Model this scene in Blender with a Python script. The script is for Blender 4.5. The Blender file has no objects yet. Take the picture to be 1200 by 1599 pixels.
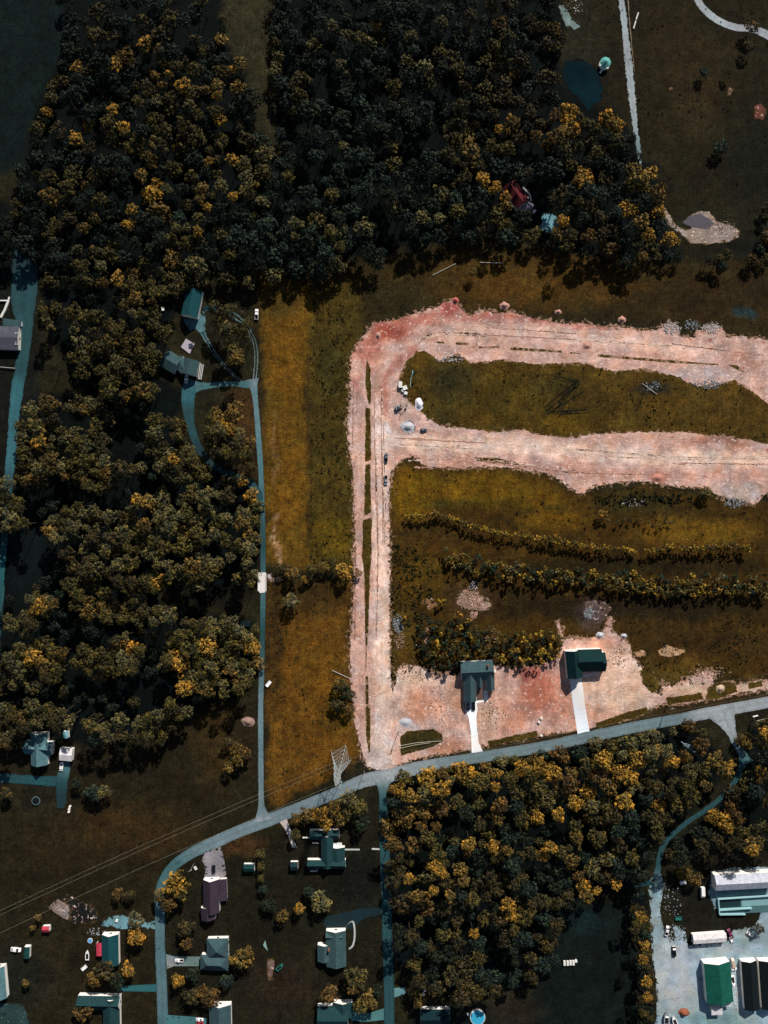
import bpy, math, random
import numpy as np
from mathutils import Vector, noise as mnoise
from mathutils.geometry import delaunay_2d_cdt
R = math.radians
scene = bpy.context.scene
COL = scene.collection
# ------------------------------------------------------------------ camera, light
S = 0.33                     # metres per unit of the survey plan (1200 x 1599 units)
D = 413.0                    # flying height
cam = bpy.data.cameras.new('camera'); camo = bpy.data.objects.new('camera', cam); COL.objects.link(camo)
camo.location = (0, 0, D)
cam.sensor_fit = 'HORIZONTAL'; cam.sensor_width = 36.0; cam.lens = 36.0 * D / (1200 * S)
cam.clip_start = 1.0; cam.clip_end = 6000
scene.camera = camo
SUN_EL, SUN_AZ = R(34), R(20)
world = bpy.data.worlds.new('World'); scene.world = world; world.use_nodes = True
nt = world.node_tree; nt.nodes.clear()
sky = nt.nodes.new('ShaderNodeTexSky'); sky.sky_type = 'NISHITA'; sky.sun_disc = False
sky.sun_elevation = SUN_EL; sky.sun_rotation = SUN_AZ
bgn = nt.nodes.new('ShaderNodeBackground'); bgn.inputs['Strength'].default_value = 0.05
wo = nt.nodes.new('ShaderNodeOutputWorld')
nt.links.new(sky.outputs[0], bgn.inputs['Color']); nt.links.new(bgn.outputs[0], wo.inputs['Surface'])
sd = Vector((math.sin(SUN_AZ) * math.cos(SUN_EL), math.cos(SUN_AZ) * math.cos(SUN_EL), math.sin(SUN_EL)))
sun = bpy.data.lights.new('sun', 'SUN'); sun.energy = 5.0; sun.angle = R(0.9); sun.color = (1.0, 0.93, 0.84)
suno = bpy.data.objects.new('sun', sun); COL.objects.link(suno)
suno.rotation_euler = sd.to_track_quat('Z', 'Y').to_euler(); suno.location = sd * 500
scene.view_settings.view_transform = 'Standard'; scene.view_settings.look = 'None'
scene.view_settings.exposure = 0.2; scene.view_settings.gamma = 1.0

# ------------------------------------------------------------------ helpers
def P(x, y, h=0.0):
    k = S * (1 - h / D)
    return ((x - 600) * k, (799.5 - y) * k)
def lin(c):
    c = c / 255.0
    return c / 12.92 if c <= 0.04045 else ((c + 0.055) / 1.055) ** 2.4
LUM = 1.05
def C(r, g, b, k=1.0):
    return tuple(min(0.85, lin(v) * k / LUM) for v in (r, g, b))
def tag(o, label=None, cat=None, group=None, kind=None):
    if label and len(label.replace('-', ' ').split()) > 16: print('LONG', label)
    if label: o['label'] = label
    if cat: o['category'] = cat
    if group: o['group'] = group
    if kind: o['kind'] = kind
    return o
def link(name, me, parent=None):
    o = bpy.data.objects.new(name, me); COL.objects.link(o)
    if parent: o.parent = parent
    return o
def empty(name, x, y, rz=0, z=0):
    o = bpy.data.objects.new(name, None); COL.objects.link(o); o.empty_display_size = .5
    o.location = (x, y, z); o.rotation_euler.z = rz
    return o
MATS = {}
def mat(key, color=None, rough=0.8, attr=None, objcol=False, spots=(), bump=0.0, bscale=2.0, metal=0.0,
        lo=0.7, hi=1.3, scales=((0.5, .5), (3.0, .5)), spec=0.3, wave=None, fringe=None, streak=0, flow=False):
    if key in MATS: return MATS[key]
    m = bpy.data.materials.new(key); m.use_nodes = True; MATS[key] = m
    n = m.node_tree.nodes; L = m.node_tree.links
    b = n['Principled BSDF']; b.inputs['Roughness'].default_value = rough; b.inputs['Metallic'].default_value = metal
    b.inputs['Specular IOR Level'].default_value = spec
    tc = n.new('ShaderNodeTexCoord')
    if attr:
        a = n.new('ShaderNodeAttribute'); a.attribute_name = attr; csock = a.outputs['Color']
    elif objcol:
        a = n.new('ShaderNodeObjectInfo'); csock = a.outputs['Color']
    else:
        a = n.new('ShaderNodeRGB'); a.outputs[0].default_value = (*color, 1); csock = a.outputs[0]
    fac = None
    for sc, wgt in scales:
        t = n.new('ShaderNodeTexNoise'); t.inputs['Scale'].default_value = sc; t.inputs['Detail'].default_value = 5
        t.inputs['Roughness'].default_value = .65
        L.new(tc.outputs['Object'], t.inputs['Vector'])
        mr = n.new('ShaderNodeMapRange'); mr.inputs[1].default_value = .3; mr.inputs[2].default_value = .7
        mr.inputs[3].default_value = lo ** wgt; mr.inputs[4].default_value = hi ** wgt
        L.new(t.outputs['Fac'], mr.inputs[0])
        if fac is None: fac = mr.outputs[0]
        else:
            mu = n.new('ShaderNodeMath'); mu.operation = 'MULTIPLY'; L.new(fac, mu.inputs[0]); L.new(mr.outputs[0], mu.inputs[1]); fac = mu.outputs[0]
    if streak:
        mp = n.new('ShaderNodeMapping'); mp.inputs['Scale'].default_value = (1.1, .07, 1); L.new(tc.outputs['Object'], mp.inputs['Vector'])
        t = n.new('ShaderNodeTexNoise'); t.inputs['Scale'].default_value = .9; t.inputs['Detail'].default_value = 4; L.new(mp.outputs[0], t.inputs['Vector'])
        mr = n.new('ShaderNodeMapRange'); mr.inputs[1].default_value = .3; mr.inputs[2].default_value = .7; mr.inputs[3].default_value = 1 - streak; mr.inputs[4].default_value = 1 + streak
        L.new(t.outputs['Fac'], mr.inputs[0])
        mu = n.new('ShaderNodeMath'); mu.operation = 'MULTIPLY'; L.new(fac, mu.inputs[0]); L.new(mr.outputs[0], mu.inputs[1]); fac = mu.outputs[0]
    if wave:
        w = n.new('ShaderNodeTexWave'); w.inputs['Scale'].default_value = wave; w.bands_direction = 'Y'
        w.inputs['Distortion'].default_value = 1.5
        L.new(tc.outputs['Object'], w.inputs['Vector'])
        mr = n.new('ShaderNodeMapRange'); mr.inputs[3].default_value = .82; mr.inputs[4].default_value = 1.1
        L.new(w.outputs['Fac'], mr.inputs[0])
        mu = n.new('ShaderNodeMath'); mu.operation = 'MULTIPLY'; L.new(fac, mu.inputs[0]); L.new(mr.outputs[0], mu.inputs[1]); fac = mu.outputs[0]
    vm = n.new('ShaderNodeVectorMath'); vm.operation = 'SCALE'; L.new(csock, vm.inputs[0]); L.new(fac, vm.inputs['Scale'])
    out = vm.outputs[0]
    for (scol, sc, thr, soft) in spots:          # irregular speckles of another colour
        t = n.new('ShaderNodeTexNoise'); t.inputs['Scale'].default_value = sc; t.inputs['Detail'].default_value = 6; t.inputs['Roughness'].default_value = .7
        L.new(tc.outputs['Object'], t.inputs['Vector'])
        mr = n.new('ShaderNodeMapRange'); mr.inputs[1].default_value = thr; mr.inputs[2].default_value = thr + soft
        L.new(t.outputs['Fac'], mr.inputs[0])
        mx = n.new('ShaderNodeMix'); mx.data_type = 'RGBA'; L.new(mr.outputs[0], mx.inputs[0]); L.new(out, mx.inputs[6])
        if isinstance(scol, float):
            v2 = n.new('ShaderNodeVectorMath'); v2.operation = 'SCALE'; L.new(out, v2.inputs[0]); v2.inputs['Scale'].default_value = scol; L.new(v2.outputs[0], mx.inputs[7])
        else: mx.inputs[7].default_value = (*scol, 1)
        out = mx.outputs[2]
    if flow:
        fl = n.new('ShaderNodeAttribute'); fl.attribute_name = 'flow'
        t = n.new('ShaderNodeTexNoise'); t.inputs['Scale'].default_value = 1.0; t.inputs['Detail'].default_value = 3; t.inputs['Roughness'].default_value = .6; L.new(fl.outputs['Vector'], t.inputs['Vector'])
        mr = n.new('ShaderNodeMapRange'); mr.inputs[1].default_value = .36; mr.inputs[2].default_value = .64; L.new(t.outputs['Fac'], mr.inputs[0])
        cr = n.new('ShaderNodeMix'); cr.data_type = 'RGBA'; L.new(mr.outputs[0], cr.inputs[0]); cr.inputs[6].default_value = (.88, .79, .74, 1); cr.inputs[7].default_value = (1.06, 1.07, 1.07, 1)
        mx = n.new('ShaderNodeMix'); mx.data_type = 'RGBA'; mx.blend_type = 'MULTIPLY'; mx.inputs[0].default_value = 1; L.new(out, mx.inputs[6]); L.new(cr.outputs[2], mx.inputs[7]); out = mx.outputs[2]
    if fringe:
        fa = n.new('ShaderNodeAttribute'); fa.attribute_name = 'fringe'
        t = n.new('ShaderNodeTexNoise'); t.inputs['Scale'].default_value = .38; t.inputs['Detail'].default_value = 8; t.inputs['Roughness'].default_value = .7
        L.new(tc.outputs['Object'], t.inputs['Vector'])
        mr = n.new('ShaderNodeMapRange'); mr.inputs[1].default_value = .34; mr.inputs[2].default_value = .66; L.new(t.outputs['Fac'], mr.inputs[0])
        su = n.new('ShaderNodeMath'); su.operation = 'SUBTRACT'; L.new(fa.outputs['Fac'], su.inputs[0]); L.new(mr.outputs[0], su.inputs[1])
        m2 = n.new('ShaderNodeMapRange'); m2.inputs[1].default_value = .01; m2.inputs[2].default_value = .16; L.new(su.outputs[0], m2.inputs[0])
        mx = n.new('ShaderNodeMix'); mx.data_type = 'RGBA'; L.new(m2.outputs[0], mx.inputs[0]); L.new(out, mx.inputs[6]); mx.inputs[7].default_value = (*fringe, 1); out = mx.outputs[2]
    L.new(out, b.inputs['Base Color'])
    if bump:
        t = n.new('ShaderNodeTexNoise'); t.inputs['Scale'].default_value = bscale; t.inputs['Detail'].default_value = 6; t.inputs['Roughness'].default_value = .7
        L.new(tc.outputs['Object'], t.inputs['Vector'])
        bp = n.new('ShaderNodeBump'); bp.inputs['Strength'].default_value = 1.0; bp.inputs['Distance'].default_value = bump
        L.new(t.outputs['Fac'], bp.inputs['Height']); L.new(bp.outputs[0], b.inputs['Normal'])
    return m
def flat(key, c, rough=.6, **k):
    return mat(key, color=c, rough=rough, lo=.85, hi=1.12, **k)

class MB:
    """collects shapes into one mesh"""
    def __init__(s): s.v = []; s.f = []
    def add(s, vs, fs):
        n = len(s.v); s.v += [tuple(p) for p in vs]; s.f += [tuple(i + n for i in f) for f in fs]; return s
    def box(s, cx, cy, z0, w, d, h, rz=0, taper=1.0):
        c, q = math.cos(rz), math.sin(rz); vs = []
        for z, t in ((z0, 1), (z0 + h, taper)):
            for sx, sy in ((-1, -1), (1, -1), (1, 1), (-1, 1)):
                x, y = sx * w / 2 * t, sy * d / 2 * t
                vs.append((cx + x * c - y * q, cy + x * q + y * c, z))
        return s.add(vs, [(3, 2, 1, 0), (4, 5, 6, 7), (0, 1, 5, 4), (1, 2, 6, 5), (2, 3, 7, 6), (3, 0, 4, 7)])
    def cyl(s, cx, cy, z0, r, h, n=12, r2=None, cap=True):
        r2 = r if r2 is None else r2
        vs = [(cx + r * math.cos(2 * math.pi * i / n), cy + r * math.sin(2 * math.pi * i / n), z0) for i in range(n)]
        vs += [(cx + r2 * math.cos(2 * math.pi * i / n), cy + r2 * math.sin(2 * math.pi * i / n), z0 + h) for i in range(n)]
        fs = [(i, (i + 1) % n, n + (i + 1) % n, n + i) for i in range(n)]
        if cap: fs += [tuple(range(n - 1, -1, -1)), tuple(range(n, 2 * n))]
        return s.add(vs, fs)
    def bar(s, a, b, r, n=4, r2=None):
        a, b = Vector(a), Vector(b); d = (b - a); r2 = r if r2 is None else r2
        if d.length < 1e-6: return s
        d.normalize(); u = d.orthogonal().normalized(); w = d.cross(u)
        vs = [a + (u * math.cos(2 * math.pi * i / n) + w * math.sin(2 * math.pi * i / n)) * r for i in range(n)]
        vs += [b + (u * math.cos(2 * math.pi * i / n) + w * math.sin(2 * math.pi * i / n)) * r2 for i in range(n)]
        return s.add(vs, [(i, (i + 1) % n, n + (i + 1) % n, n + i) for i in range(n)] + [tuple(range(n - 1, -1, -1)), tuple(range(n, 2 * n))])
    def wheel(s, x, y, r, w, n=14):      # axle along x
        vs = []
        for sx in (-w / 2, w / 2):
            vs += [(x + sx, y + r * math.cos(2 * math.pi * i / n), r + r * math.sin(2 * math.pi * i / n)) for i in range(n)]
        return s.add(vs, [(i, (i + 1) % n, n + (i + 1) % n, n + i) for i in range(n)] + [tuple(range(n)), tuple(range(2 * n - 1, n - 1, -1))])
    def sections(s, secs):               # secs: (y, halfwidth_bottom, z_bottom, halfwidth_top, z_top)
        vs = []
        for (y, wb, zb, wt, zt) in secs:
            vs += [(-wb, y, zb), (wb, y, zb), (wb, y, zb + (zt - zb) * .6), (wt, y, zt), (-wt, y, zt), (-wb, y, zb + (zt - zb) * .6)]
        fs = []
        for i in range(len(secs) - 1):
            for k in range(6):
                a = i * 6 + k; b2 = i * 6 + (k + 1) % 6
                fs.append((a, b2, b2 + 6, a + 6))
        fs.append(tuple(range(6))); m = (len(secs) - 1) * 6; fs.append(tuple(range(m + 5, m - 1, -1)))
        return s.add(vs, fs)
    def mesh(s, name, m):
        me = bpy.data.meshes.new(name); me.from_pydata(s.v, [], s.f); me.materials.append(m); me.validate(); me.update()
        return me
    def build(s, name, m, parent=None):
        return link(name, s.mesh(name, m), parent)
def fix_normals(o):
    import bmesh
    bm = bmesh.new(); bm.from_mesh(o.data); bmesh.ops.recalc_face_normals(bm, faces=bm.faces); bm.to_mesh(o.data); bm.free()
    return o

def nz(x, y, s, seed=0.0):
    return mnoise.noise((x * s + seed, y * s - seed, seed * .37))
def poly_dist(px, py, poly):
    """signed distance (inside positive), numpy"""
    d = np.full(px.shape, 1e9); ins = np.zeros(px.shape, bool); n = len(poly)
    for i in range(n):
        x1, y1 = poly[i]; x2, y2 = poly[(i + 1) % n]
        dx, dy = x2 - x1, y2 - y1; L2 = dx * dx + dy * dy + 1e-9
        t = np.clip(((px - x1) * dx + (py - y1) * dy) / L2, 0, 1)
        d = np.minimum(d, np.hypot(px - x1 - t * dx, py - y1 - t * dy))
        if y1 != y2:
            c = ((y1 > py) != (y2 > py)) & (px < (x2 - x1) * (py - y1) / (y2 - y1) + x1)
            ins ^= c
    return np.where(ins, d, -d)
def line_dist(px, py, pts):
    d = np.full(px.shape, 1e9)
    for (x1, y1), (x2, y2) in zip(pts[:-1], pts[1:]):
        dx, dy = x2 - x1, y2 - y1; L2 = dx * dx + dy * dy + 1e-9
        t = np.clip(((px - x1) * dx + (py - y1) * dy) / L2, 0, 1)
        d = np.minimum(d, np.hypot(px - x1 - t * dx, py - y1 - t * dy))
    return d
def sm(x): x = np.clip(x, 0, 1); return x * x * (3 - 2 * x)
rs = np.random.RandomState(7)
_g = [rs.rand(260, 260) for _ in range(6)]
def vnoise(x, y, scale, k=0):
    g = _g[k % 6]; u = x / scale + 37.7 * k + 500; v = y / scale + 11.3 * k + 500
    i = np.floor(u).astype(int); j = np.floor(v).astype(int); fu = sm(u - i); fv = sm(v - j)
    i0, i1, j0, j1 = i % 260, (i + 1) % 260, j % 260, (j + 1) % 260
    return (g[i0, j0] * (1 - fu) + g[i1, j0] * fu) * (1 - fv) + (g[i0, j1] * (1 - fu) + g[i1, j1] * fu) * fv
def fbm(x, y, scale, k=0):
    return (vnoise(x, y, scale, k) + .5 * vnoise(x, y, scale / 2, k + 1) + .25 * vnoise(x, y, scale / 4, k + 2)) / 1.75
def paint(px, py, base, zones, wob=6):
    """zones in plan units: ('poly', pts, colour, feather, strength) / ('blob', x, y, rx, ry, colour, strength) / ('line', pts, width, colour, strength)"""
    wx = ((fbm(px, py, 22, 0) - .5) * 2 + (fbm(px, py, 6, 1) - .5) * 1.1) * wob; wy = ((fbm(px, py, 22, 3) - .5) * 2 + (fbm(px, py, 6, 4) - .5) * 1.1) * wob
    qx, qy = px + wx, py + wy
    c = np.tile(np.array(base), (len(px), 1))
    for z in zones:
        if z[0] == 'poly':
            m = sm(poly_dist(qx, qy, z[1]) / z[3] + .5) * z[4]; col = z[2]
        elif z[0] == 'blob':
            m = sm(1.35 - np.hypot((qx - z[1]) / z[3], (qy - z[2]) / z[4])) * z[6]; col = z[5]
        else:
            m = sm(1.5 - line_dist(qx, qy, z[1]) / z[2]) * z[4]; col = z[3]
        c = c * (1 - m[:, None]) + np.array(col) * m[:, None]
    f = (.62 + .76 * fbm(px, py, 9, 2)) * (.76 + .48 * fbm(px, py, 34, 5)); hu = fbm(px, py, 14, 4) - .5
    c = c * f[:, None] * np.stack([1 + .35 * hu, np.ones(len(px)), 1 - .35 * hu], 1)
    return c
def set_col(me, cols, name='col'):
    a = me.attributes.new(name, 'FLOAT_COLOR', 'POINT')
    d = np.ones((len(me.vertices), 4), np.float32); d[:, :3] = cols; a.data.foreach_set('color', d.ravel())
def set_fringe(me, f):
    a = me.attributes.new('fringe', 'FLOAT', 'POINT'); a.data.foreach_set('value', np.asarray(f, np.float32))
def vert_px(me):
    n = len(me.vertices); co = np.zeros(n * 3); me.vertices.foreach_get('co', co); co = co.reshape(-1, 3)
    return co[:, 0] / S + 600, 799.5 - co[:, 1] / S
def ragged(pts, amp, step, seed, scale=.35):
    """resample a closed outline (metres) and roughen it"""
    out = []; n = len(pts)
    for i in range(n):
        a = Vector(pts[i]); b = Vector(pts[(i + 1) % n]); d = b - a; L = d.length
        if L < 1e-6: continue
        k = max(1, int(L / step)); nn = Vector((-d.y, d.x)) / L
        for j in range(k):
            p = a + d * (j / k)
            o = nz(p.x, p.y, scale, seed) * .55 + nz(p.x, p.y, scale * 3, seed + 9) * .5 + nz(p.x, p.y, .07, seed + 4) * .9
            out.append(p + nn * o * amp)
    return out
def sheet(name, poly_px, z, m, amp=0.0, step=.6, seed=1.0, base=(0.5, .4, .35), zones=(), grid=0, scale=.35, wob=6, kind='structure', fw=2.6):
    pts = [Vector(P(*p)) for p in poly_px]
    pts = ragged(pts, amp, step, seed, scale) if amp else pts
    nb = len(pts); allp = list(pts)
    if grid:
        xs = [p.x for p in pts]; ys = [p.y for p in pts]
        gx, gy = np.meshgrid(np.arange(min(xs), max(xs), grid), np.arange(min(ys), max(ys), grid))
        gx = gx.ravel() + (rs.rand(gx.size) - .5) * grid * .5; gy = gy.ravel() + (rs.rand(gy.size) - .5) * grid * .5
        sdv = poly_dist(gx, gy, [(p.x, p.y) for p in pts]); k = sdv > grid * .35
        allp += [Vector((a, b)) for a, b in zip(gx[k], gy[k])]
    r = delaunay_2d_cdt(allp, [], [list(range(nb))], 1, 1e-5)
    me = bpy.data.meshes.new(name); me.from_pydata([(v.x, v.y, z) for v in r[0]], [], [tuple(f) for f in r[2]])
    me.materials.append(m); me.update()
    fl = [p.normal.z < 0 for p in me.polygons]
    if sum(fl) > len(fl) / 2: me.flip_normals()
    px, py = vert_px(me); set_col(me, paint(px, py, base, zones, wob))
    sdm = poly_dist((px - 600) * S, (799.5 - py) * S, [P(*p) for p in poly_px])
    set_fringe(me, np.clip(.6 * (1 - sdm / fw), 0, .7) if grid or amp else np.zeros(len(px)))
    if m.name == 'bare_dirt':
        X, Y = (px - 600) * S, (799.5 - py) * S
        cr = line_dist(X, Y, FLOW) * .9 + fbm(px, py, 18, 2) * 7; al_ = (np.abs(np.where(X < 20, Y, X))) * .06
        a = me.attributes.new('flow', 'FLOAT_VECTOR', 'POINT'); a.data.foreach_set('vector', np.stack([cr, al_, np.zeros(len(cr))], 1).astype(np.float32).ravel())
    o = link(name, me)
    if kind: o['kind'] = kind
    return o
FLOW = [P(*p) for p in ((1230, 725), (1000, 712), (800, 697), (640, 690), (600, 690), (596, 900), (600, 1210), (594, 900), (590, 620), (610, 550), (660, 515), (850, 524), (1000, 540), (1230, 575))]
def catmull(pts, step=3.0):
    pts = [tuple(p) for p in pts]; q = [pts[0]] + pts + [pts[-1]]; out = []
    for i in range(1, len(q) - 2):
        p0, p1, p2, p3 = (np.array(q[i + k], float) for k in (-1, 0, 1, 2))
        n = max(2, int(np.hypot(*(p2 - p1)[:2]) / step))
        for j in range(n):
            t = j / n
            out.append(.5 * ((2 * p1) + (-p0 + p2) * t + (2 * p0 - 5 * p1 + 4 * p2 - p3) * t * t + (-p0 + 3 * p1 - 3 * p2 + p3) * t ** 3))
    out.append(np.array(q[-2], float)); return np.array(out)
_rz = [0.060]
def road(name, pts, m, jag=.12, kind='structure', z=None):
    """pts: (x, y, width, (r,g,b)) in plan units"""
    if z is None: _rz[0] += .006; z = _rz[0]
    a = catmull([(p[0], p[1], p[2], *p[3]) for p in pts], 2.5)
    t = np.gradient(a[:, :2], axis=0); t /= np.linalg.norm(t, axis=1)[:, None] + 1e-9
    nrm = np.stack([-t[:, 1], t[:, 0]], 1); vs, cs = [], []
    across = (-.5, -.25, 0, .25, .5)
    for i in range(len(a)):
        for u in across:
            w = a[i, 2] * u
            if abs(u) == .5: w += (nz(a[i, 0], a[i, 1], .4, 3 + u) + .8 * nz(a[i, 0], a[i, 1], .09, 8 + u)) * jag * 1.6 / S
            p = a[i, :2] + nrm[i] * w; x, y = P(*p); vs.append((x, y, z))
            cs.append(np.clip(a[i, 3:6], 0, 1) * (.93, 1.08, .8)[int(round(abs(u) * 4))])
    k = len(across)
    fs = [(i * k + j, (i + 1) * k + j, (i + 1) * k + j + 1, i * k + j + 1) for i in range(len(a) - 1) for j in range(k - 1)]
    me = bpy.data.meshes.new(name); me.from_pydata(vs, [], fs); me.materials.append(m); me.update()
    if me.polygons[0].normal.z < 0: me.flip_normals()
    set_col(me, np.array(cs)); o = link(name, me)
    if kind: o['kind'] = kind
    return o
# ------------------------------------------------------------------ materials of the setting
M_GRASS = mat('grass', attr='col', rough=.95, spec=.1, lo=.36, hi=1.85, scales=((.04, .25), (.14, .45), (.42, .45), (1.0, .7), (3, .4)), bump=.5, bscale=1.6, streak=.16,
              spots=((.42, .3, .55, .10), (1.55, .7, .56, .08), (1.2, 2.0, .60, .06), (.5, 1.1, .60, .06)), fringe=C(158, 126, 104))
M_DIRT = mat('bare_dirt', attr='col', rough=.95, spec=.1, lo=.66, hi=1.22, scales=((.12, .5), (.6, .7), (1.6, .5), (4, .4)), bump=.35, bscale=1.3,
             spots=((1.22, .16, .50, .10), (C(156, 92, 72), .3, .60, .07), (.66, .9, .60, .05), (C(236, 214, 206), .5, .58, .06), (C(120, 96, 62), 1.3, .68, .03)), fringe=C(74, 58, 30), flow=True)
M_ROAD = mat('worn_asphalt', attr='col', rough=.85, spec=.25, lo=.68, hi=1.25, scales=((.1, .5), (.6, .5), (3.0, .8)), bump=.03, bscale=5, spots=((.80, .22, .57, .03), (1.14, .35, .60, .04), (.72, 1.6, .66, .02)))
M_CONC = mat('pale_concrete', attr='col', rough=.8, spec=.2, lo=.9, hi=1.08, scales=((.3, .6), (3, .5)))
M_GRAVEL = mat('gravel', attr='col', rough=.95, spec=.1, lo=.7, hi=1.25, scales=((.15, .7), (1.2, .5), (4, .7)), bump=.2, bscale=3,
               spots=((.55, .5, .60, .06), (C(200, 206, 210), .9, .64, .04)), fringe=C(36, 36, 26))
M_WATER = mat('pond_water', color=C(8, 30, 36), rough=.08, spec=.15, lo=.6, hi=1.5, scales=((.05, 1),), bump=.006, bscale=.8, fringe=C(16, 18, 13))

# ------------------------------------------------------------------ ground
F_TOP = [(85, -80), (100, 20), (104, 70), (80, 120), (58, 170), (48, 215), (40, 250), (18, 320), (-60, 300), (-60, 460), (60, 440), (75, 520), (100, 560), (130, 620), (60, 610), (28, 640),
         (38, 700), (-10, 760), (-60, 800), (-60, 1175), (60, 1150), (130, 1160), (200, 1165), (265, 1140), (300, 1120), (395, 1075), (402, 1010), (396, 968), (330, 958), (250, 950), (250, 925), (395, 918), (404, 880),
         (402, 770), (385, 745), (330, 715), (280, 700), (285, 610), (250, 590), (262, 540), (280, 440), (325, 440), (395, 440), (470, 425), (560, 432), (600, 400), (660, 378), (760, 372), (830, 372), (900, 392), (1000, 410),
         (1040, 405), (1060, 404), (1070, 398), (1062, 385), (1044, 362), (1036, 345), (1032, 320), (1032, 260), (1000, 250), (985, 200), (960, 170), (925, 165), (880, 140), (872, 95), (880, 50), (870, -80),
         (432, -80), (425, 60), (436, 200), (425, 240), (400, 210), (385, 120), (350, 60), (340, -80)]
F_LOW = [(606, 1228), (640, 1208), (730, 1197), (850, 1178), (930, 1160), (1010, 1146), (1085, 1134), (1108, 1150), (1132, 1180), (1132, 1215), (1095, 1262), (1040, 1300), (1022, 1345), (1000, 1372), (975, 1390), (925, 1402), (870, 1430),
         (872, 1500), (830, 1540), (720, 1562), (660, 1540), (618, 1500), (612, 1380), (604, 1290)]
F_RIGHT = [(1165, 1150), (1210, 1110), (1210, 1325), (1110, 1332), (1070, 1345), (1040, 1340), (1050, 1312), (1105, 1275), (1155, 1225), (1160, 1195)]
F_STRIP = [(980, 1392), (1014, 1395), (1012, 1440), (1016, 1500), (1024, 1560), (1018, 1610), (1000, 1610), (1002, 1520), (990, 1450)]
SHADED_FLOOR = C(4, 12, 12)  # near-black teal: deep shade between crowns painted into the floor
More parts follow.
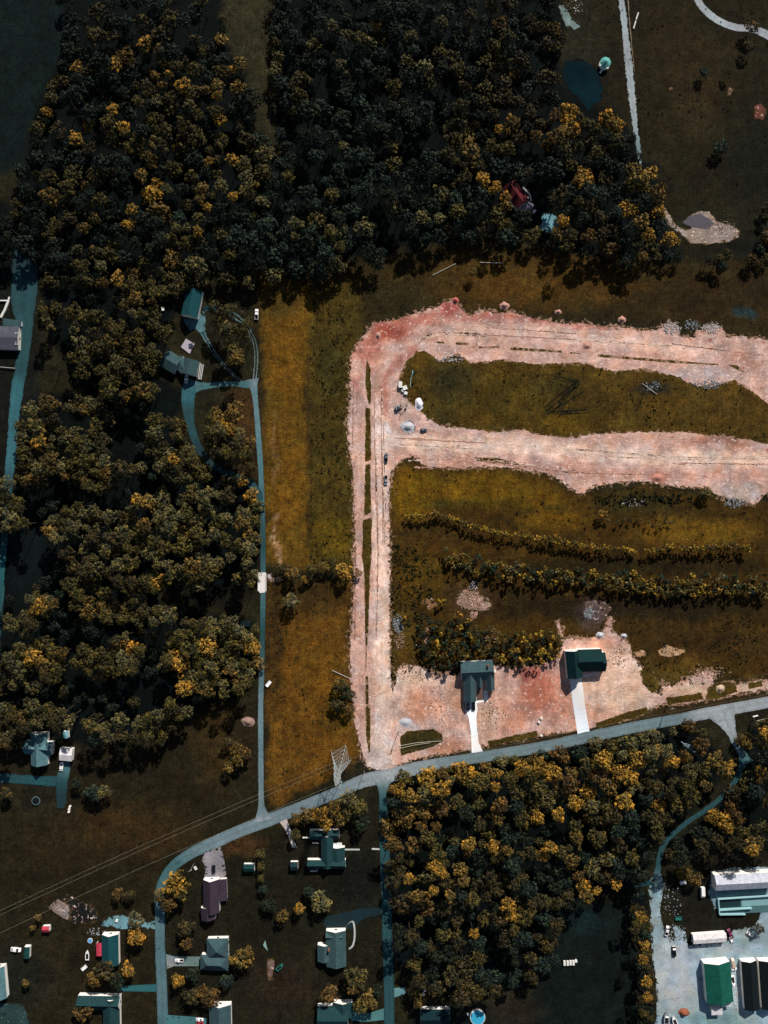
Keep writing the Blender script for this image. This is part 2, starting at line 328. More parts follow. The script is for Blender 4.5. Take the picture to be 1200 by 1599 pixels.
ZONES = [  # outer fields toned darker, with the corner vignette painted into the ground colour
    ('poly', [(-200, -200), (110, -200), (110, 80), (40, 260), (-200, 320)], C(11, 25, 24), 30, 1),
    ('poly', [(860, -200), (1400, -200), (1400, 330), (1040, 330), (985, 190), (880, 150)], C(34, 30, 16), 20, 1),
    ('blob', 1090, 110, 60, 70, C(46, 36, 18), .6), ('blob', 1080, 190, 50, 40, C(52, 42, 22), .5),
    ('blob', 1195, 250, 70, 90, C(16, 22, 16), .8), ('blob', 905, 130, 44, 60, C(14, 18, 14), .9), ('blob', 1170, 400, 90, 40, C(18, 20, 14), .9), ('blob', 1040, 60, 50, 60, C(44, 34, 18), .5), ('blob', 900, 60, 40, 60, C(36, 36, 24), .8),
    ('poly', [(340, -200), (430, -200), (428, 60), (438, 230), (420, 240), (395, 200), (380, 110), (345, 60)], C(46, 44, 28), 14, 1),
    ('poly', F_TOP, SHADED_FLOOR, 14, 1), ('poly', F_LOW, SHADED_FLOOR, 12, 1), ('poly', F_RIGHT, SHADED_FLOOR, 12, 1), ('poly', F_STRIP, SHADED_FLOOR, 8, 1),
    ('poly', [(345, -200), (430, -200), (428, 60), (434, 230), (424, 236), (398, 200), (385, 110), (350, 60)], C(46, 44, 28), 14, .9),
    # strip of pasture under the wood
    ('poly', [(390, 430), (600, 400), (760, 375), (1000, 412), (1300, 400), (1300, 560), (1000, 500), (620, 490), (560, 530), (400, 520)], C(50, 40, 18), 30, 1),
    ('blob', 830, 440, 190, 45, C(80, 56, 18), .8), ('blob', 1100, 470, 120, 40, C(46, 34, 16), .7), ('blob', 630, 470, 60, 40, C(40, 38, 20), .7), ('blob', 1165, 490, 20, 10, C(30, 60, 66), .7),
    # meadow between the lane and the works
    ('poly', [(410, 440), (560, 440), (552, 560), (550, 890), (415, 885)], C(94, 70, 20), 14, 1),
    ('poly', [(486, 440), (565, 440), (556, 900), (484, 880)], C(66, 56, 20), 5, .9),
    ('line', [(482, 560), (482, 850)], 4, C(44, 36, 20), .8),
    ('blob', 440, 470, 30, 34, C(62, 50, 20), .7), ('blob', 450, 560, 32, 60, C(118, 80, 20), .6), ('blob', 455, 760, 30, 90, C(112, 78, 22), .6), ('blob', 520, 840, 34, 40, C(104, 82, 16), .7), ('blob', 520, 560, 30, 60, C(54, 50, 22), .6),
    ('line', [(431, 806), (432, 850), (435, 884)], 3.2, C(165, 130, 95), .9), ('line', [(430, 640), (431, 760)], 3, C(120, 95, 60), .6),
    ('poly', [(418, 905), (548, 910), (546, 1000), (560, 1190), (420, 1262)], C(96, 66, 20), 14, 1),
    ('blob', 480, 930, 70, 40, C(40, 34, 16), .8), ('blob', 490, 1060, 40, 60, C(112, 76, 18), .5), ('blob', 430, 1000, 14, 120, C(44, 36, 18), .7), ('blob', 530, 1110, 30, 40, C(90, 74, 20), .5),
    ('poly', [(360, 600), (402, 600), (405, 740), (380, 740)], C(70, 48, 24), 36, .8),
    # slopes east of the works
    ('poly', [(612, 722), (660, 730), (800, 732), (860, 745), (890, 770), (1000, 758), (1160, 785), (1300, 780), (1300, 1090), (900, 1020), (612, 1060)], C(64, 46, 14), 10, 1),
    ('blob', 640, 770, 40, 45, C(122, 90, 16), .8), ('blob', 760, 765, 120, 30, C(112, 84, 16), .75), ('blob', 860, 800, 60, 30, C(108, 78, 16), .8), ('blob', 1090, 830, 110, 22, C(110, 82, 20), .7), ('blob', 990, 785, 70, 22, C(50, 46, 20), .8),
    ('blob', 720, 786, 90, 7, C(58, 54, 18), .7), ('blob', 850, 795, 60, 7, C(46, 44, 18), .5),
    ('blob', 1000, 885, 260, 16, C(34, 28, 12), .85), ('blob', 700, 830, 80, 18, C(58, 42, 16), .8), ('blob', 650, 900, 40, 40, C(88, 66, 18), .8), ('blob', 1000, 950, 260, 22, C(30, 26, 14), .85),
    ('blob', 1090, 1000, 120, 30, C(56, 40, 16), .7), ('blob', 800, 940, 90, 30, C(40, 30, 14), .7), ('blob', 1010, 1000, 40, 40, C(62, 46, 18), .5), ('blob', 735, 935, 40, 30, C(80, 60, 40), .6), ('blob', 630, 1000, 24, 50, C(84, 66, 22), .7), ('blob', 1060, 1050, 60, 22, C(92, 70, 24), .7),
    ('blob', 925, 960, 24, 30, C(84, 70, 66), .8),
    # lower left meadows and lawns
    ('poly', [(-200, 1175), (200, 1170), (400, 1080), (405, 1270), (270, 1330), (240, 1420), (240, 1700), (-200, 1700)], C(37, 32, 18), 20, 1),
    ('blob', 200, 1300, 110, 50, C(56, 40, 18), .7), ('blob', 340, 1160, 40, 70, C(58, 44, 18), .7), ('blob', 120, 1330, 90, 40, C(46, 36, 18), .5), ('blob', 60, 1230, 50, 40, C(32, 32, 24), .6), ('blob', 30, 1530, 50, 60, C(22, 30, 26), .6),
    ('poly', [(262, 1340), (460, 1290), (598, 1235), (600, 1700), (262, 1700)], C(29, 28, 17), 14, 1),
    ('blob', 370, 1320, 50, 18, C(72, 50, 26), .8), ('blob', 560, 1380, 40, 60, C(18, 22, 18), .8), ('blob', 440, 1540, 60, 50, C(44, 34, 24), .6),
    ('poly', [(860, 1420), (985, 1400), (1010, 1700), (640, 1700), (640, 1575), (830, 1560)], C(13, 23, 20), 20, 1), ('blob', 800, 1580, 50, 30, C(40, 34, 24), .7), ('blob', 920, 1440, 30, 20, C(18, 38, 40), .7),
    ('poly', [(1045, 1385), (1200, 1300), (1300, 1400), (1200, 1480), (1060, 1465)], C(24, 24, 18), 14, .8),
    # forest edge by the west road
    ('poly', [(-60, 400), (60, 400), (60, 620), (20, 770), (-60, 900)], C(16, 20, 18), 20, .8), ('blob', 40, 870, 34, 60, C(12, 22, 24), .9), ('blob', 330, 935, 70, 18, C(14, 15, 10), .8),
    ('line', [(612, 1207), (700, 1187), (850, 1158), (1000, 1122), (1200, 1086)], 7, C(60, 46, 24), .8),
]
def axis(lo, hi, step, far):
    a = list(np.arange(lo, hi + .1, step))
    return np.array([-far, -far * .6, lo - 260, lo - 100, lo - 40] + a + [hi + 40, hi + 100, hi + 260, far * .6, far])
gx, gy = np.meshgrid(axis(-212, 212, 1.6, 2500), axis(-280, 280, 1.6, 2500)); ny_, nx_ = gx.shape
gv = np.zeros((gx.size, 3)); gv[:, 0] = gx.ravel(); gv[:, 1] = gy.ravel()
idx = np.arange(gx.size).reshape(ny_, nx_)
gf = np.stack([idx[:-1, :-1], idx[:-1, 1:], idx[1:, 1:], idx[1:, :-1]], -1).reshape(-1, 4)
def np_mesh(name, v, f, m):
    me = bpy.data.meshes.new(name); nv, nf, k = len(v), len(f), f.shape[1]
    me.vertices.add(nv); me.loops.add(nf * k); me.polygons.add(nf)
    me.vertices.foreach_set('co', v.astype(np.float32).ravel()); me.loops.foreach_set('vertex_index', f.astype(np.int32).ravel())
    me.polygons.foreach_set('loop_start', np.arange(0, nf * k, k, dtype=np.int32)); me.polygons.foreach_set('loop_total', np.full(nf, k, np.int32))
    me.materials.append(m); me.update(calc_edges=True); return me
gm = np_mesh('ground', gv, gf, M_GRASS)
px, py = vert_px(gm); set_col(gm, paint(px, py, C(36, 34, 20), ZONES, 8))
GROUND_FRINGE = True
ground = tag(link('ground', gm), kind='structure')

# ------------------------------------------------------------------ bare dirt of the works
DPALE, DPINK, DRED, DGREY = C(226, 198, 186), C(208, 172, 160), C(160, 84, 70), C(170, 165, 165)
DZ = [('line', [(700, 520), (850, 522), (1000, 540), (1200, 560)], 10, C(232, 200, 186), .7),
      ('line', [(620, 690), (800, 695), (1000, 712), (1200, 722)], 12, C(238, 212, 196), .8),
      ('line', [(594, 640), (596, 1200)], 11, C(240, 214, 204), .85),
      ('blob', 612, 516, 40, 22, DRED, .98), ('blob', 580, 545, 24, 24, C(176, 104, 90), .8), ('line', [(660, 494), (720, 486), (840, 500), (960, 512)], 4.5, C(172, 108, 96), .8), ('blob', 706, 478, 22, 14, C(170, 80, 72), .9), ('blob', 760, 495, 70, 9, C(190, 125, 112), .8), ('blob', 650, 500, 40, 10, C(175, 105, 92), .8), ('blob', 880, 505, 90, 6, C(185, 128, 118), .7),
      ('blob', 575, 560, 14, 30, C(175, 115, 100), .7), ('blob', 560, 600, 8, 20, C(190, 120, 108), .7), ('line', [(645, 545), (600, 590), (600, 640)], 6, C(190, 120, 105), .7),
      ('line', [(620, 720), (800, 722), (1000, 740), (1200, 745)], 5, C(196, 150, 138), .5), ('blob', 1150, 560, 50, 14, C(190, 145, 132), .6), ('blob', 1120, 690, 60, 8, C(150, 100, 84), .8), ('blob', 1027, 745, 16, 8, C(176, 118, 104), .8),
      ('blob', 635, 625, 10, 30, C(188, 168, 158), .8), ('line', [(606, 660), (605, 700)], 3, C(225, 215, 210), .8), ('blob', 560, 680, 16, 60, C(205, 175, 165), .6),
      ('blob', 1100, 585, 60, 16, C(180, 175, 178), .6), ('blob', 1160, 770, 40, 18, C(190, 185, 185), .7), ('blob', 590, 1180, 26, 60, C(205, 195, 192), .8), ('blob', 600, 1000, 14, 200, C(240, 215, 198), .5),
      ('blob', 645, 1075, 60, 60, C(226, 198, 180), .7), ('blob', 660, 1100, 36, 30, C(206, 146, 120), .8), ('blob', 640, 1140, 20, 14, C(205, 200, 202), .7), ('blob', 650, 1060, 30, 16, C(222, 200, 180), .6), ('blob', 715, 1080, 18, 40, C(165, 125, 98), .7), ('blob', 700, 1165, 40, 14, C(170, 120, 95), .6),
      ('blob', 838, 1078, 42, 46, C(186, 108, 84), .9), ('blob', 800, 1120, 30, 40, C(192, 134, 110), .6), ('blob', 910, 1100, 60, 30, C(206, 156, 136), .6), ('blob', 820, 1052, 30, 12, C(150, 78, 66), .8), ('blob', 800, 1070, 14, 30, C(205, 170, 155), .7), ('blob', 760, 1130, 24, 40, C(200, 170, 150), .7), ('blob', 870, 1100, 24, 40, C(200, 135, 112), .6),
      ('blob', 970, 1060, 80, 60, C(226, 196, 176), .9), ('blob', 940, 1005, 40, 14, C(205, 155, 135), .6), ('blob', 990, 1095, 40, 20, C(215, 190, 170), .6), ('blob', 1080, 1080, 34, 20, C(205, 180, 150), .6), ('blob', 950, 965, 14, 24, C(160, 120, 108), .6), ('blob', 1170, 1078, 40, 12, C(200, 175, 150), .6)]
DIRT = [(548, 555), (556, 540), (566, 528), (575, 518), (583, 503), (612, 500), (640, 492), (665, 485), (688, 478), (697, 468), (712, 468), (722, 484), (738, 492), (750, 483), (775, 488), (800, 487), (840, 498), (862, 500), (880, 505), (950, 508), (972, 511), (1026, 516),
        (1040, 505), (1055, 504), (1064, 525), (1085, 526), (1089, 514), (1100, 516), (1110, 507), (1128, 510), (1136, 524), (1161, 525), (1218, 534), (1218, 775), (1195, 770), (1179, 789), (1155, 783), (1125, 774), (1095, 762), (1050, 759), (1011, 753), (969, 753), (930, 759), (912, 771),
        (891, 765), (876, 750), (855, 738), (827, 737), (802, 731), (765, 729), (715, 731), (670, 730), (657, 722), (645, 712), (630, 717), (618, 728), (611, 742), (609, 800), (609.5, 870), (609, 950), (610, 1040), (613, 1080), (618, 1066), (621, 1044), (633, 1038), (656, 1040), (671, 1050), (687, 1054), (700, 1052),
        (712, 1056), (725, 1040), (775, 1040), (798, 1044), (819, 1042), (845, 1038), (860, 1033), (876, 1019), (877, 1001), (870, 974), (874, 968), (879, 992), (888, 997), (930, 996), (943, 986), (951, 962), (958, 962), (957, 986), (972, 995), (985, 1007), (988, 1024), (1002, 1040), (1002, 1052), (1014, 1076), (1032, 1085), (1035, 1064),
        (1050, 1070), (1068, 1061), (1101, 1046), (1119, 1049), (1113, 1070), (1104, 1086), (1140, 1077), (1155, 1068), (1218, 1058), (1218, 1074), (1140, 1086), (1095, 1095), (1062, 1101), (1032, 1100), (1008, 1112), (984, 1121), (960, 1129), (930, 1138), (894, 1142), (840, 1150), (790, 1158), (756, 1166), (708, 1176), (652, 1186), (626, 1196),
        (612, 1206), (588, 1206), (584, 1200), (573, 1198), (566, 1178), (561, 1155), (554, 1127), (551, 1090), (546, 1040), (547, 1000), (551, 955), (555, 925), (556, 890), (550, 867), (555, 845), (552, 790), (551, 750), (547, 712), (543, 682), (542, 655), (546, 610), (546, 575)]
sheet('dirt_road', DIRT, .024, M_DIRT, amp=1.15, step=.45, seed=3.1, base=DPINK, zones=DZ, grid=1.4, scale=.5, wob=8, fw=2.6)
dd = poly_dist(px * S, py * S, [(a * S, b * S) for a, b in DIRT]); road_ = line_dist(px, py, [(590, 1213), (735, 1185), (1000, 1134), (1200, 1097)])
set_fringe(gm, np.where(road_ < 10, 0, np.clip(.58 * (1 + dd / 3.6), 0, .58)))
# grass left standing inside the works: sheets laid on the dirt
G1 = [(650, 545), (665, 547), (687, 560), (715, 552), (735, 566), (790, 561), (835, 567), (870, 567), (915, 567), (960, 579), (1008, 576), (1056, 586), (1086, 600), (1110, 601), (1146, 594), (1170, 607), (1225, 645), (1225, 700), (1179, 690), (1140, 682), (1095, 679), (1065, 676), (990, 675), (921, 678),
      (909, 681), (879, 684), (840, 679), (815, 672), (777, 675), (740, 672), (720, 667), (690, 665), (668, 655), (655, 641), (640, 630), (633, 615), (622, 596), (633, 565)]
GZ = [('blob', 710, 600, 45, 40, C(40, 42, 24), .8), ('blob', 690, 640, 40, 24, C(60, 54, 22), .6), ('blob', 800, 620, 90, 40, C(74, 60, 18), .7), ('blob', 880, 660, 40, 18, C(96, 76, 16), .6), ('blob', 990, 620, 80, 30, C(72, 54, 18), .6), ('blob', 1020, 605, 34, 12, C(24, 34, 34), .8), ('blob', 1130, 630, 60, 24, C(70, 54, 20), .6), ('blob', 650, 560, 14, 14, C(96, 72, 24), .7), ('blob', 880, 600, 50, 20, C(50, 46, 20), .7),
      ('line', [(852, 640), (905, 600)], 1.8, C(24, 24, 16), .8), ('line', [(850, 648), (912, 612)], 1.6, C(24, 24, 16), .7), ('line', [(862, 642), (918, 640)], 1.6, C(24, 24, 16), .7), ('line', [(868, 588), (902, 598)], 1.8, C(24, 24, 16), .7)]
sheet('grass_verge', G1, .034, M_GRASS, amp=1.2, step=.5, seed=8.2, base=C(78, 60, 20), zones=GZ, grid=1.6, scale=.5)
GV = C(74, 60, 20)
for pl, a in (([(572, 558), (580, 575), (580, 628), (576, 632), (570, 600)], .5), ([(571, 636), (579, 638), (580, 719), (570, 721)], .5), ([(570, 725), (579, 724), (580, 800), (569, 806)], .4),
              ([(567, 812), (581, 808), (581, 865), (578, 900), (576, 975), (571.6, 1050), (570, 975), (569, 900), (565, 866)], .4), ([(571, 1056), (575.5, 1056), (576, 1100), (571, 1100)], .3), ([(571, 1105), (578, 1100), (579, 1174), (575, 1176), (572, 1150)], .4),
              ([(683, 533), (694, 533.5), (694, 536.5), (683, 536)], .2), ([(712, 534), (733, 535), (733, 539), (712, 538)], .2), ([(748, 541), (780, 540), (781, 543.5), (748, 544)], .2), ([(797, 541.5), (878, 547), (878, 551), (797, 546.5)], .2), ([(890, 549), (908, 551), (908, 553), (890, 552)], .2),
              ([(934, 553), (1060, 563), (1122, 568), (1122, 570.5), (1048, 566.5), (934, 557)], .2), ([(1137, 569), (1152, 570), (1163, 580), (1160, 581), (1146, 575)], .3), ([(742, 714), (780, 716), (812, 723), (812, 727), (770, 722), (742, 719)], .5),
              ([(625, 1152), (636, 1142), (655, 1140), (677, 1138), (690, 1147), (692, 1158), (678, 1166), (646, 1175), (626, 1181)], .6), ([(1106, 1074), (1125, 1064), (1148, 1064), (1152, 1080), (1125, 1092), (1104, 1092)], 1.0), ([(1000, 1046), (1020, 1046), (1032, 1072), (1018, 1084), (1004, 1066)], 1.0), ([(762, 1157), (838, 1142), (842, 1150), (764, 1166)], .6), ([(930, 1128), (1010, 1104), (1014, 1114), (932, 1140)], .7), ([(1040, 1090), (1095, 1082), (1100, 1092), (1042, 1102)], .8), ([(1168, 1066), (1190, 1062), (1192, 1072), (1170, 1076)], .8)):
    sheet('grass_verge', pl, .036, M_GRASS, amp=a, step=.4, seed=len(pl) + a, base=GV, zones=[('blob', 655, 1160, 40, 20, C(48, 44, 20), .9)], grid=1.2, fw=.7)
for a in (((852, 642), (878, 622), (906, 599)), ((855, 648), (884, 628), (913, 611)), ((862, 643), (890, 642), (920, 640)), ((862, 646), (890, 646), (918, 644)), ((866, 587), (884, 591), (904, 599)), ((850, 638), (870, 620), (896, 600)), ((900, 600), (888, 618), (866, 640))):
    road('tyre_mark', [(x, y, 1.7, C(22, 24, 14)) for x, y in a], M_GRASS, jag=.3, z=.046)
rr_ = random.Random(4)
for base_, n_ in ((((596, 1190), (594, 1000), (595, 850), (592, 700), (590, 610)), 6), (((562, 1150), (560, 1000), (561, 850), (556, 700), (558, 600)), 3), (((620, 690), (760, 700), (900, 712), (1050, 722), (1205, 722)), 7), (((1205, 560), (1050, 540), (900, 528), (760, 520), (690, 516), (640, 530), (606, 570), (596, 640)), 7), (((640, 722), (760, 722), (900, 740), (1050, 745), (1205, 752)), 4)):
    for q in range(n_):
        o_ = rr_.uniform(-11, 11); dk = rr_.random() < .55; c_ = C(188, 146, 130) if dk else C(228, 202, 186); w_ = rr_.uniform(.8, 2.0); i0 = rr_.randint(0, 3)
        wv = [rr_.uniform(-1.6, 1.6) for _ in base_]; hor = abs(base_[0][0] - base_[-1][0]) > 200
        road('wheel_rut', [(x + (0 if hor and x > 640 else o_ * .8 + wv[i]), y + (o_ + wv[i] if hor and x > 600 else 0), w_ * rr_.uniform(.5, 1.2), c_) for i, (x, y) in enumerate(base_)][min(i0, len(base_) - 2):min(i0, len(base_) - 2) + rr_.randint(2, 3)], M_DIRT, jag=.5, z=.026 + .0005 * (q + len(base_) * 7))
# red clay heaps spread on the site: low mounds come later
sheet('gravel_pad', [(625, 662), (637, 657), (644, 658), (650, 668), (647, 674), (638, 677), (628, 672)], .044, M_GRAVEL, amp=.4, step=.4, seed=5, base=C(205, 205, 210), grid=2)

# ------------------------------------------------------------------ roads, drives, yards
PA, MA, TE, DT = C(150, 158, 164), C(108, 128, 135), C(64, 102, 108), C(32, 70, 76)  # darker teals put the edge vignette of the outer roads into the asphalt
DK = C(22, 52, 58)
road('main_road', [(1225, 1092, 18, PA), (1160, 1104, 18, PA), (1100, 1115, 18, PA), (1060, 1123, 17, MA), (1000, 1134, 17.5, MA), (920, 1151, 17.5, MA), (850, 1166, 17, MA), (790, 1176, 17, MA), (735, 1185, 17, MA), (690, 1192, 18, C(120, 138, 146)), (650, 1200, 20, C(140, 152, 158)), (610, 1211, 22, PA), (570, 1219, 21, C(135, 148, 154)),
                   (530, 1236, 18, C(118, 136, 144)), (485, 1255, 18.5, C(112, 132, 140)), (430, 1277, 20, MA), (375, 1298, 18.5, C(112, 132, 140)), (330, 1318, 19, C(106, 128, 136)), (300, 1332, 17, C(92, 120, 128)), (272, 1352, 16, TE), (255, 1376, 15, TE), (249, 1402, 15, TE), (250, 1431, 15.5, C(82, 114, 122)), (250, 1470, 15.5, C(76, 108, 116)), (251.5, 1510, 16, C(80, 112, 120)), (253.5, 1560, 16.5, C(82, 112, 120)), (255, 1625, 17, TE)], M_ROAD)
road('side_road', [(598, 1217, 30, PA), (598.5, 1226, 20, MA), (598, 1240, 12, TE), (599, 1262, 12.5, DT), (600, 1300, 15, DT), (602, 1350, 15.5, C(36, 76, 82)), (604, 1400, 16, C(36, 76, 82)), (605, 1460, 15.5, DT), (607, 1520, 15.5, DT), (608, 1560, 15.5, C(36, 76, 82)), (609, 1625, 16, DT)], M_ROAD)
road('country_lane', [(412, 1281, 30, PA), (410, 1272, 20, C(120, 140, 148)), (408.5, 1260, 10.5, MA), (408, 1237, 8.5, MA), (407.5, 1160, 8.2, C(96, 124, 132)), (407.5, 1100, 8.3, C(100, 126, 134)), (410, 1000, 8, DT), (411, 925, 8.3, TE), (411, 850, 8.2, DT), (409.5, 787, 8.2, TE), (407, 725, 8.2, C(74, 116, 124)), (404.6, 692, 8.5, C(82, 120, 128)), (401, 645, 8, C(92, 124, 132)), (397.5, 612, 10, C(92, 124, 132)), (395, 598, 16, MA), (394, 592, 22, MA)], M_ROAD)
road('driveway', [(398, 598, 9, MA), (385, 600, 12, TE), (369, 599, 8.5, TE), (345, 600, 8.5, TE), (328, 602, 9, TE), (312, 603, 14, TE), (300, 604, 24, TE), (287, 601, 28, DT)], M_ROAD)
road('driveway', [(297, 598, 18, TE), (295, 608, 22, C(46, 96, 104)), (294, 622, 21, C(42, 92, 102)), (294.5, 640, 18, DT), (297, 660, 14, DT), (302, 678, 12.5, DT), (308, 694, 12, DK), (318, 712, 11, DK), (336, 730, 9, DK), (360, 741, 9, DK), (382, 747, 9, DT), (394, 758, 12, DT), (402, 771, 15, DT), (408, 782, 9, DT)], M_ROAD)
for off in (-2.2, 2.2):
    road('wheel_track', [(316 + off, 519 - off * .5, 3, TE), (325 + off, 534, 2.2, C(92, 120, 124)), (335 + off, 551, 2, C(90, 114, 118)), (351 + off, 571, 1.5, C(76, 96, 98)), (374 + off, 594, 1.3, C(100, 110, 108))], M_GRAVEL, jag=.25)
    road('wheel_track', [(397.5 + off, 596, 2.6, MA), (399.5 + off, 575, 1.6, C(100, 120, 120)), (400 + off, 552, 1.6, C(92, 110, 110)), (397 + off, 532, 1.3, C(70, 90, 90)), (386 + off, 510, 1.5, C(90, 108, 110)), (371 + off, 496 - off, 1.5, C(80, 110, 114)), (352, 486 - off * 1.3, 2.6, DT), (328, 481 - off, 3.4, DK), (318, 484 - off, 3, DK)], M_GRAVEL, jag=.25)
sheet('gravel_lot', [(283, 494), (300, 496), (318, 486), (322, 500), (321, 516), (315, 522), (306, 514), (297, 517), (290, 508)], .052, M_GRAVEL, amp=.7, seed=2, base=C(88, 124, 128), zones=[('blob', 290, 500, 12, 10, C(50, 90, 92), .6)], grid=2)
road('west_road', [(40, 392, 34, DK), (39, 420, 40, DK), (38, 450, 40, DT), (37, 480, 36, DT), (40, 505, 24, DT), (40, 531, 18, DT), (36, 556, 19, C(36, 76, 82)), (33, 578, 19, DT), (28, 600, 19, C(44, 96, 104)), (25.5, 619, 18.5, C(48, 100, 110)), (21, 662, 16, C(46, 96, 106)), (17, 717, 16, C(52, 102, 112)), (13, 757, 15, DT), (9, 800, 13, DK), (6, 850, 11, DT), (3, 887, 11, C(26, 84, 90)), (0, 950, 11, DT), (-6, 1010, 11, DK)], M_ROAD, jag=.3)
road('north_road', [(966, -20, 10, PA), (971, 0, 10, PA), (974.5, 30, 10, C(150, 166, 172)), (978, 60, 10.5, PA), (981, 90, 11.5, PA), (984, 117, 11, C(150, 164, 170)), (988.5, 160, 10.5, PA), (993, 204, 8.5, C(140, 156, 162)), (997, 228, 6, MA), (1000.5, 252, 4, C(130, 148, 150)), (1003, 262, 2, MA)], M_ROAD, jag=.5)
road('wheel_track', [(980.5, -20, 1.1, C(150, 140, 125)), (983, 25, 1.1, C(150, 140, 125)), (987, 70, 1.0, C(130, 118, 100)), (991, 111, .9, C(110, 98, 80))], M_DIRT)
road('ribbon_drive', [(1082, -22, 10, PA), (1089, -2, 10.5, PA), (1101, 15, 11, PA), (1121, 31, 11, C(160, 172, 178)), (1147, 42, 11, PA), (1167, 44, 11, PA), (1185, 48, 12, PA), (1204, 57, 13, PA), (1230, 74, 13, PA)], M_ROAD)
road('driveway', [(1126, 1108, 44, PA), (1131, 1118, 38, PA), (1137, 1130, 24, C(150, 160, 166)), (1143, 1145, 14, PA), (1149, 1160, 12, MA), (1158, 1174, 13, MA), (1162, 1186, 15, TE), (1158, 1198, 10, DT), (1148, 1222, 8.5, DT), (1125, 1247, 8, DT), (1100, 1267, 8, DT), (1075, 1283, 8, DT), (1057, 1298, 8, DT), (1041, 1313, 8, DT), (1031, 1336, 8.5, DT), (1028, 1352, 8, DT), (1027, 1366, 9, TE)], M_ROAD, jag=.25)
road('driveway', [(1163, 1183, 10, TE), (1172, 1187, 7, TE), (1179, 1189, 4, DT)], M_ROAD)
sheet('gravel_yard', [(1024, 1360), (1033, 1366), (1038, 1380), (1034, 1400), (1033, 1425), (1036, 1445), (1042, 1462), (1049, 1472), (1054, 1462), (1051, 1448), (1058, 1446), (1070, 1456), (1072, 1474), (1100, 1476), (1137, 1468), (1145, 1452), (1180, 1446), (1188, 1425), (1115, 1420), (1106, 1395), (1110, 1362), (1140, 1356), (1230, 1352), (1230, 1640), (1018, 1640), (1026, 1590), (1024, 1540), (1019, 1490), (1015, 1440), (1015, 1395), (1018, 1372)], .058, M_GRAVEL, amp=1.0, step=.6, seed=12,
      base=C(148, 168, 176), zones=[('blob', 1150, 1390, 60, 40, C(84, 116, 122), .8), ('blob', 1085, 1500, 14, 8, C(110, 120, 124), .6), ('blob', 1060, 1560, 20, 10, C(118, 128, 130), .6), ('blob', 1035, 1450, 10, 30, C(118, 130, 132), .6), ('blob', 1150, 1480, 40, 5, C(190, 192, 198), .5), ('blob', 1022, 1380, 10, 40, C(110, 146, 154), .8), ('blob', 1060, 1520, 40, 60, C(172, 180, 190), .7), ('blob', 1120, 1595, 60, 16, C(96, 138, 144), .7), ('blob', 1150, 1470, 50, 8, C(120, 148, 152), .6), ('blob', 1185, 1560, 16, 40, C(128, 158, 164), .6)], grid=2.5)
road('farm_track', [(1018, 1378, 8, DT), (1000, 1382, 6, DK), (985, 1384, 5, DK), (975, 1385, 3, DK)], M_GRAVEL, jag=.4)
road('lane', [(-20, 1215, 13, DT), (20, 1216, 14, DT), (60, 1219, 14.5, C(28, 78, 84)), (88, 1220, 16, DT), (100, 1218, 12, DT)], M_ROAD, jag=.3)
road('driveway', [(102, 1189, 15, C(48, 100, 108)), (101, 1204, 17, TE), (97, 1220, 19, DT), (96, 1240, 16, DK), (96, 1262, 12, DK)], M_ROAD, jag=.3)
CW = C(248, 246, 244)
sheet('concrete_driveway', [(727, 1094), (744.5, 1094), (746, 1108), (744, 1122), (745.5, 1140), (748, 1160), (755, 1174), (737, 1177), (736, 1145), (732.5, 1122), (728, 1110)], .064, M_CONC, base=CW)
sheet('garden_path', [(755, 1079), (761.5, 1078), (762.5, 1096), (744, 1098), (744, 1094.5), (756, 1093)], .066, M_CONC, base=CW)
sheet('concrete_driveway', [(889.5, 1058), (908.5, 1057), (914, 1100), (921.5, 1144), (903, 1149), (896, 1105)], .064, M_CONC, base=C(226, 228, 232))
sheet('driveway', [(321, 1330), (345, 1322), (351, 1345), (354.5, 1374), (319, 1376), (321, 1358), (316, 1343)], .07, M_GRAVEL, amp=.2, seed=3, base=C(132, 128, 134), grid=3)
sheet('driveway', [(259, 1490), (274, 1494), (315, 1494), (316, 1509), (272, 1509), (261, 1513)], .072, M_CONC, base=C(92, 118, 120), zones=[('blob', 264, 1502, 14, 12, C(150, 152, 154), .9)], grid=3)
sheet('driveway', [(259, 1585), (300, 1588), (322, 1590), (322, 1612), (262, 1612)], .072, M_CONC, base=C(60, 106, 112))
sheet('driveway', [(244, 1537), (244, 1549), (186, 1548), (186, 1540)], .074, M_CONC, base=C(38, 92, 98))
sheet('driveway', [(243, 1437), (230, 1441), (190, 1428), (166, 1432), (158, 1446), (190, 1451), (228, 1450), (243, 1451)], .074, M_GRAVEL, amp=.4, seed=4, base=C(108, 148, 156), grid=2)
sheet('driveway', [(437, 1284), (448, 1279), (455, 1298), (456, 1306), (464, 1323), (457, 1324), (452, 1310), (446, 1296)], .07, M_CONC, base=C(190, 180, 178), zones=[('blob', 461, 1320, 8, 8, C(90, 140, 140), .9)], grid=2)
sheet('driveway', [(597, 1417), (560, 1420), (512, 1431), (504, 1440), (512, 1456), (548, 1452), (570, 1434), (597, 1428)], .07, M_ROAD, base=C(10, 36, 42))
sheet('driveway', [(600, 1575), (575, 1582), (550, 1579), (548, 1594), (575, 1596), (600, 1593)], .07, M_CONC, amp=.2, base=C(70, 118, 122))
sheet('driveway', [(616, 1543), (632, 1542), (634, 1552), (616, 1558)], .07, M_CONC, base=C(90, 128, 132))
sheet('garden_path', [(538, 1325.5), (562, 1325.5), (562, 1328), (538, 1328)], .07, M_CONC, base=C(190, 196, 196))
sheet('garden_path', [(581, 1324.5), (593, 1325), (593, 1327.5), (581, 1327)], .07, M_CONC, base=C(190, 196, 196))
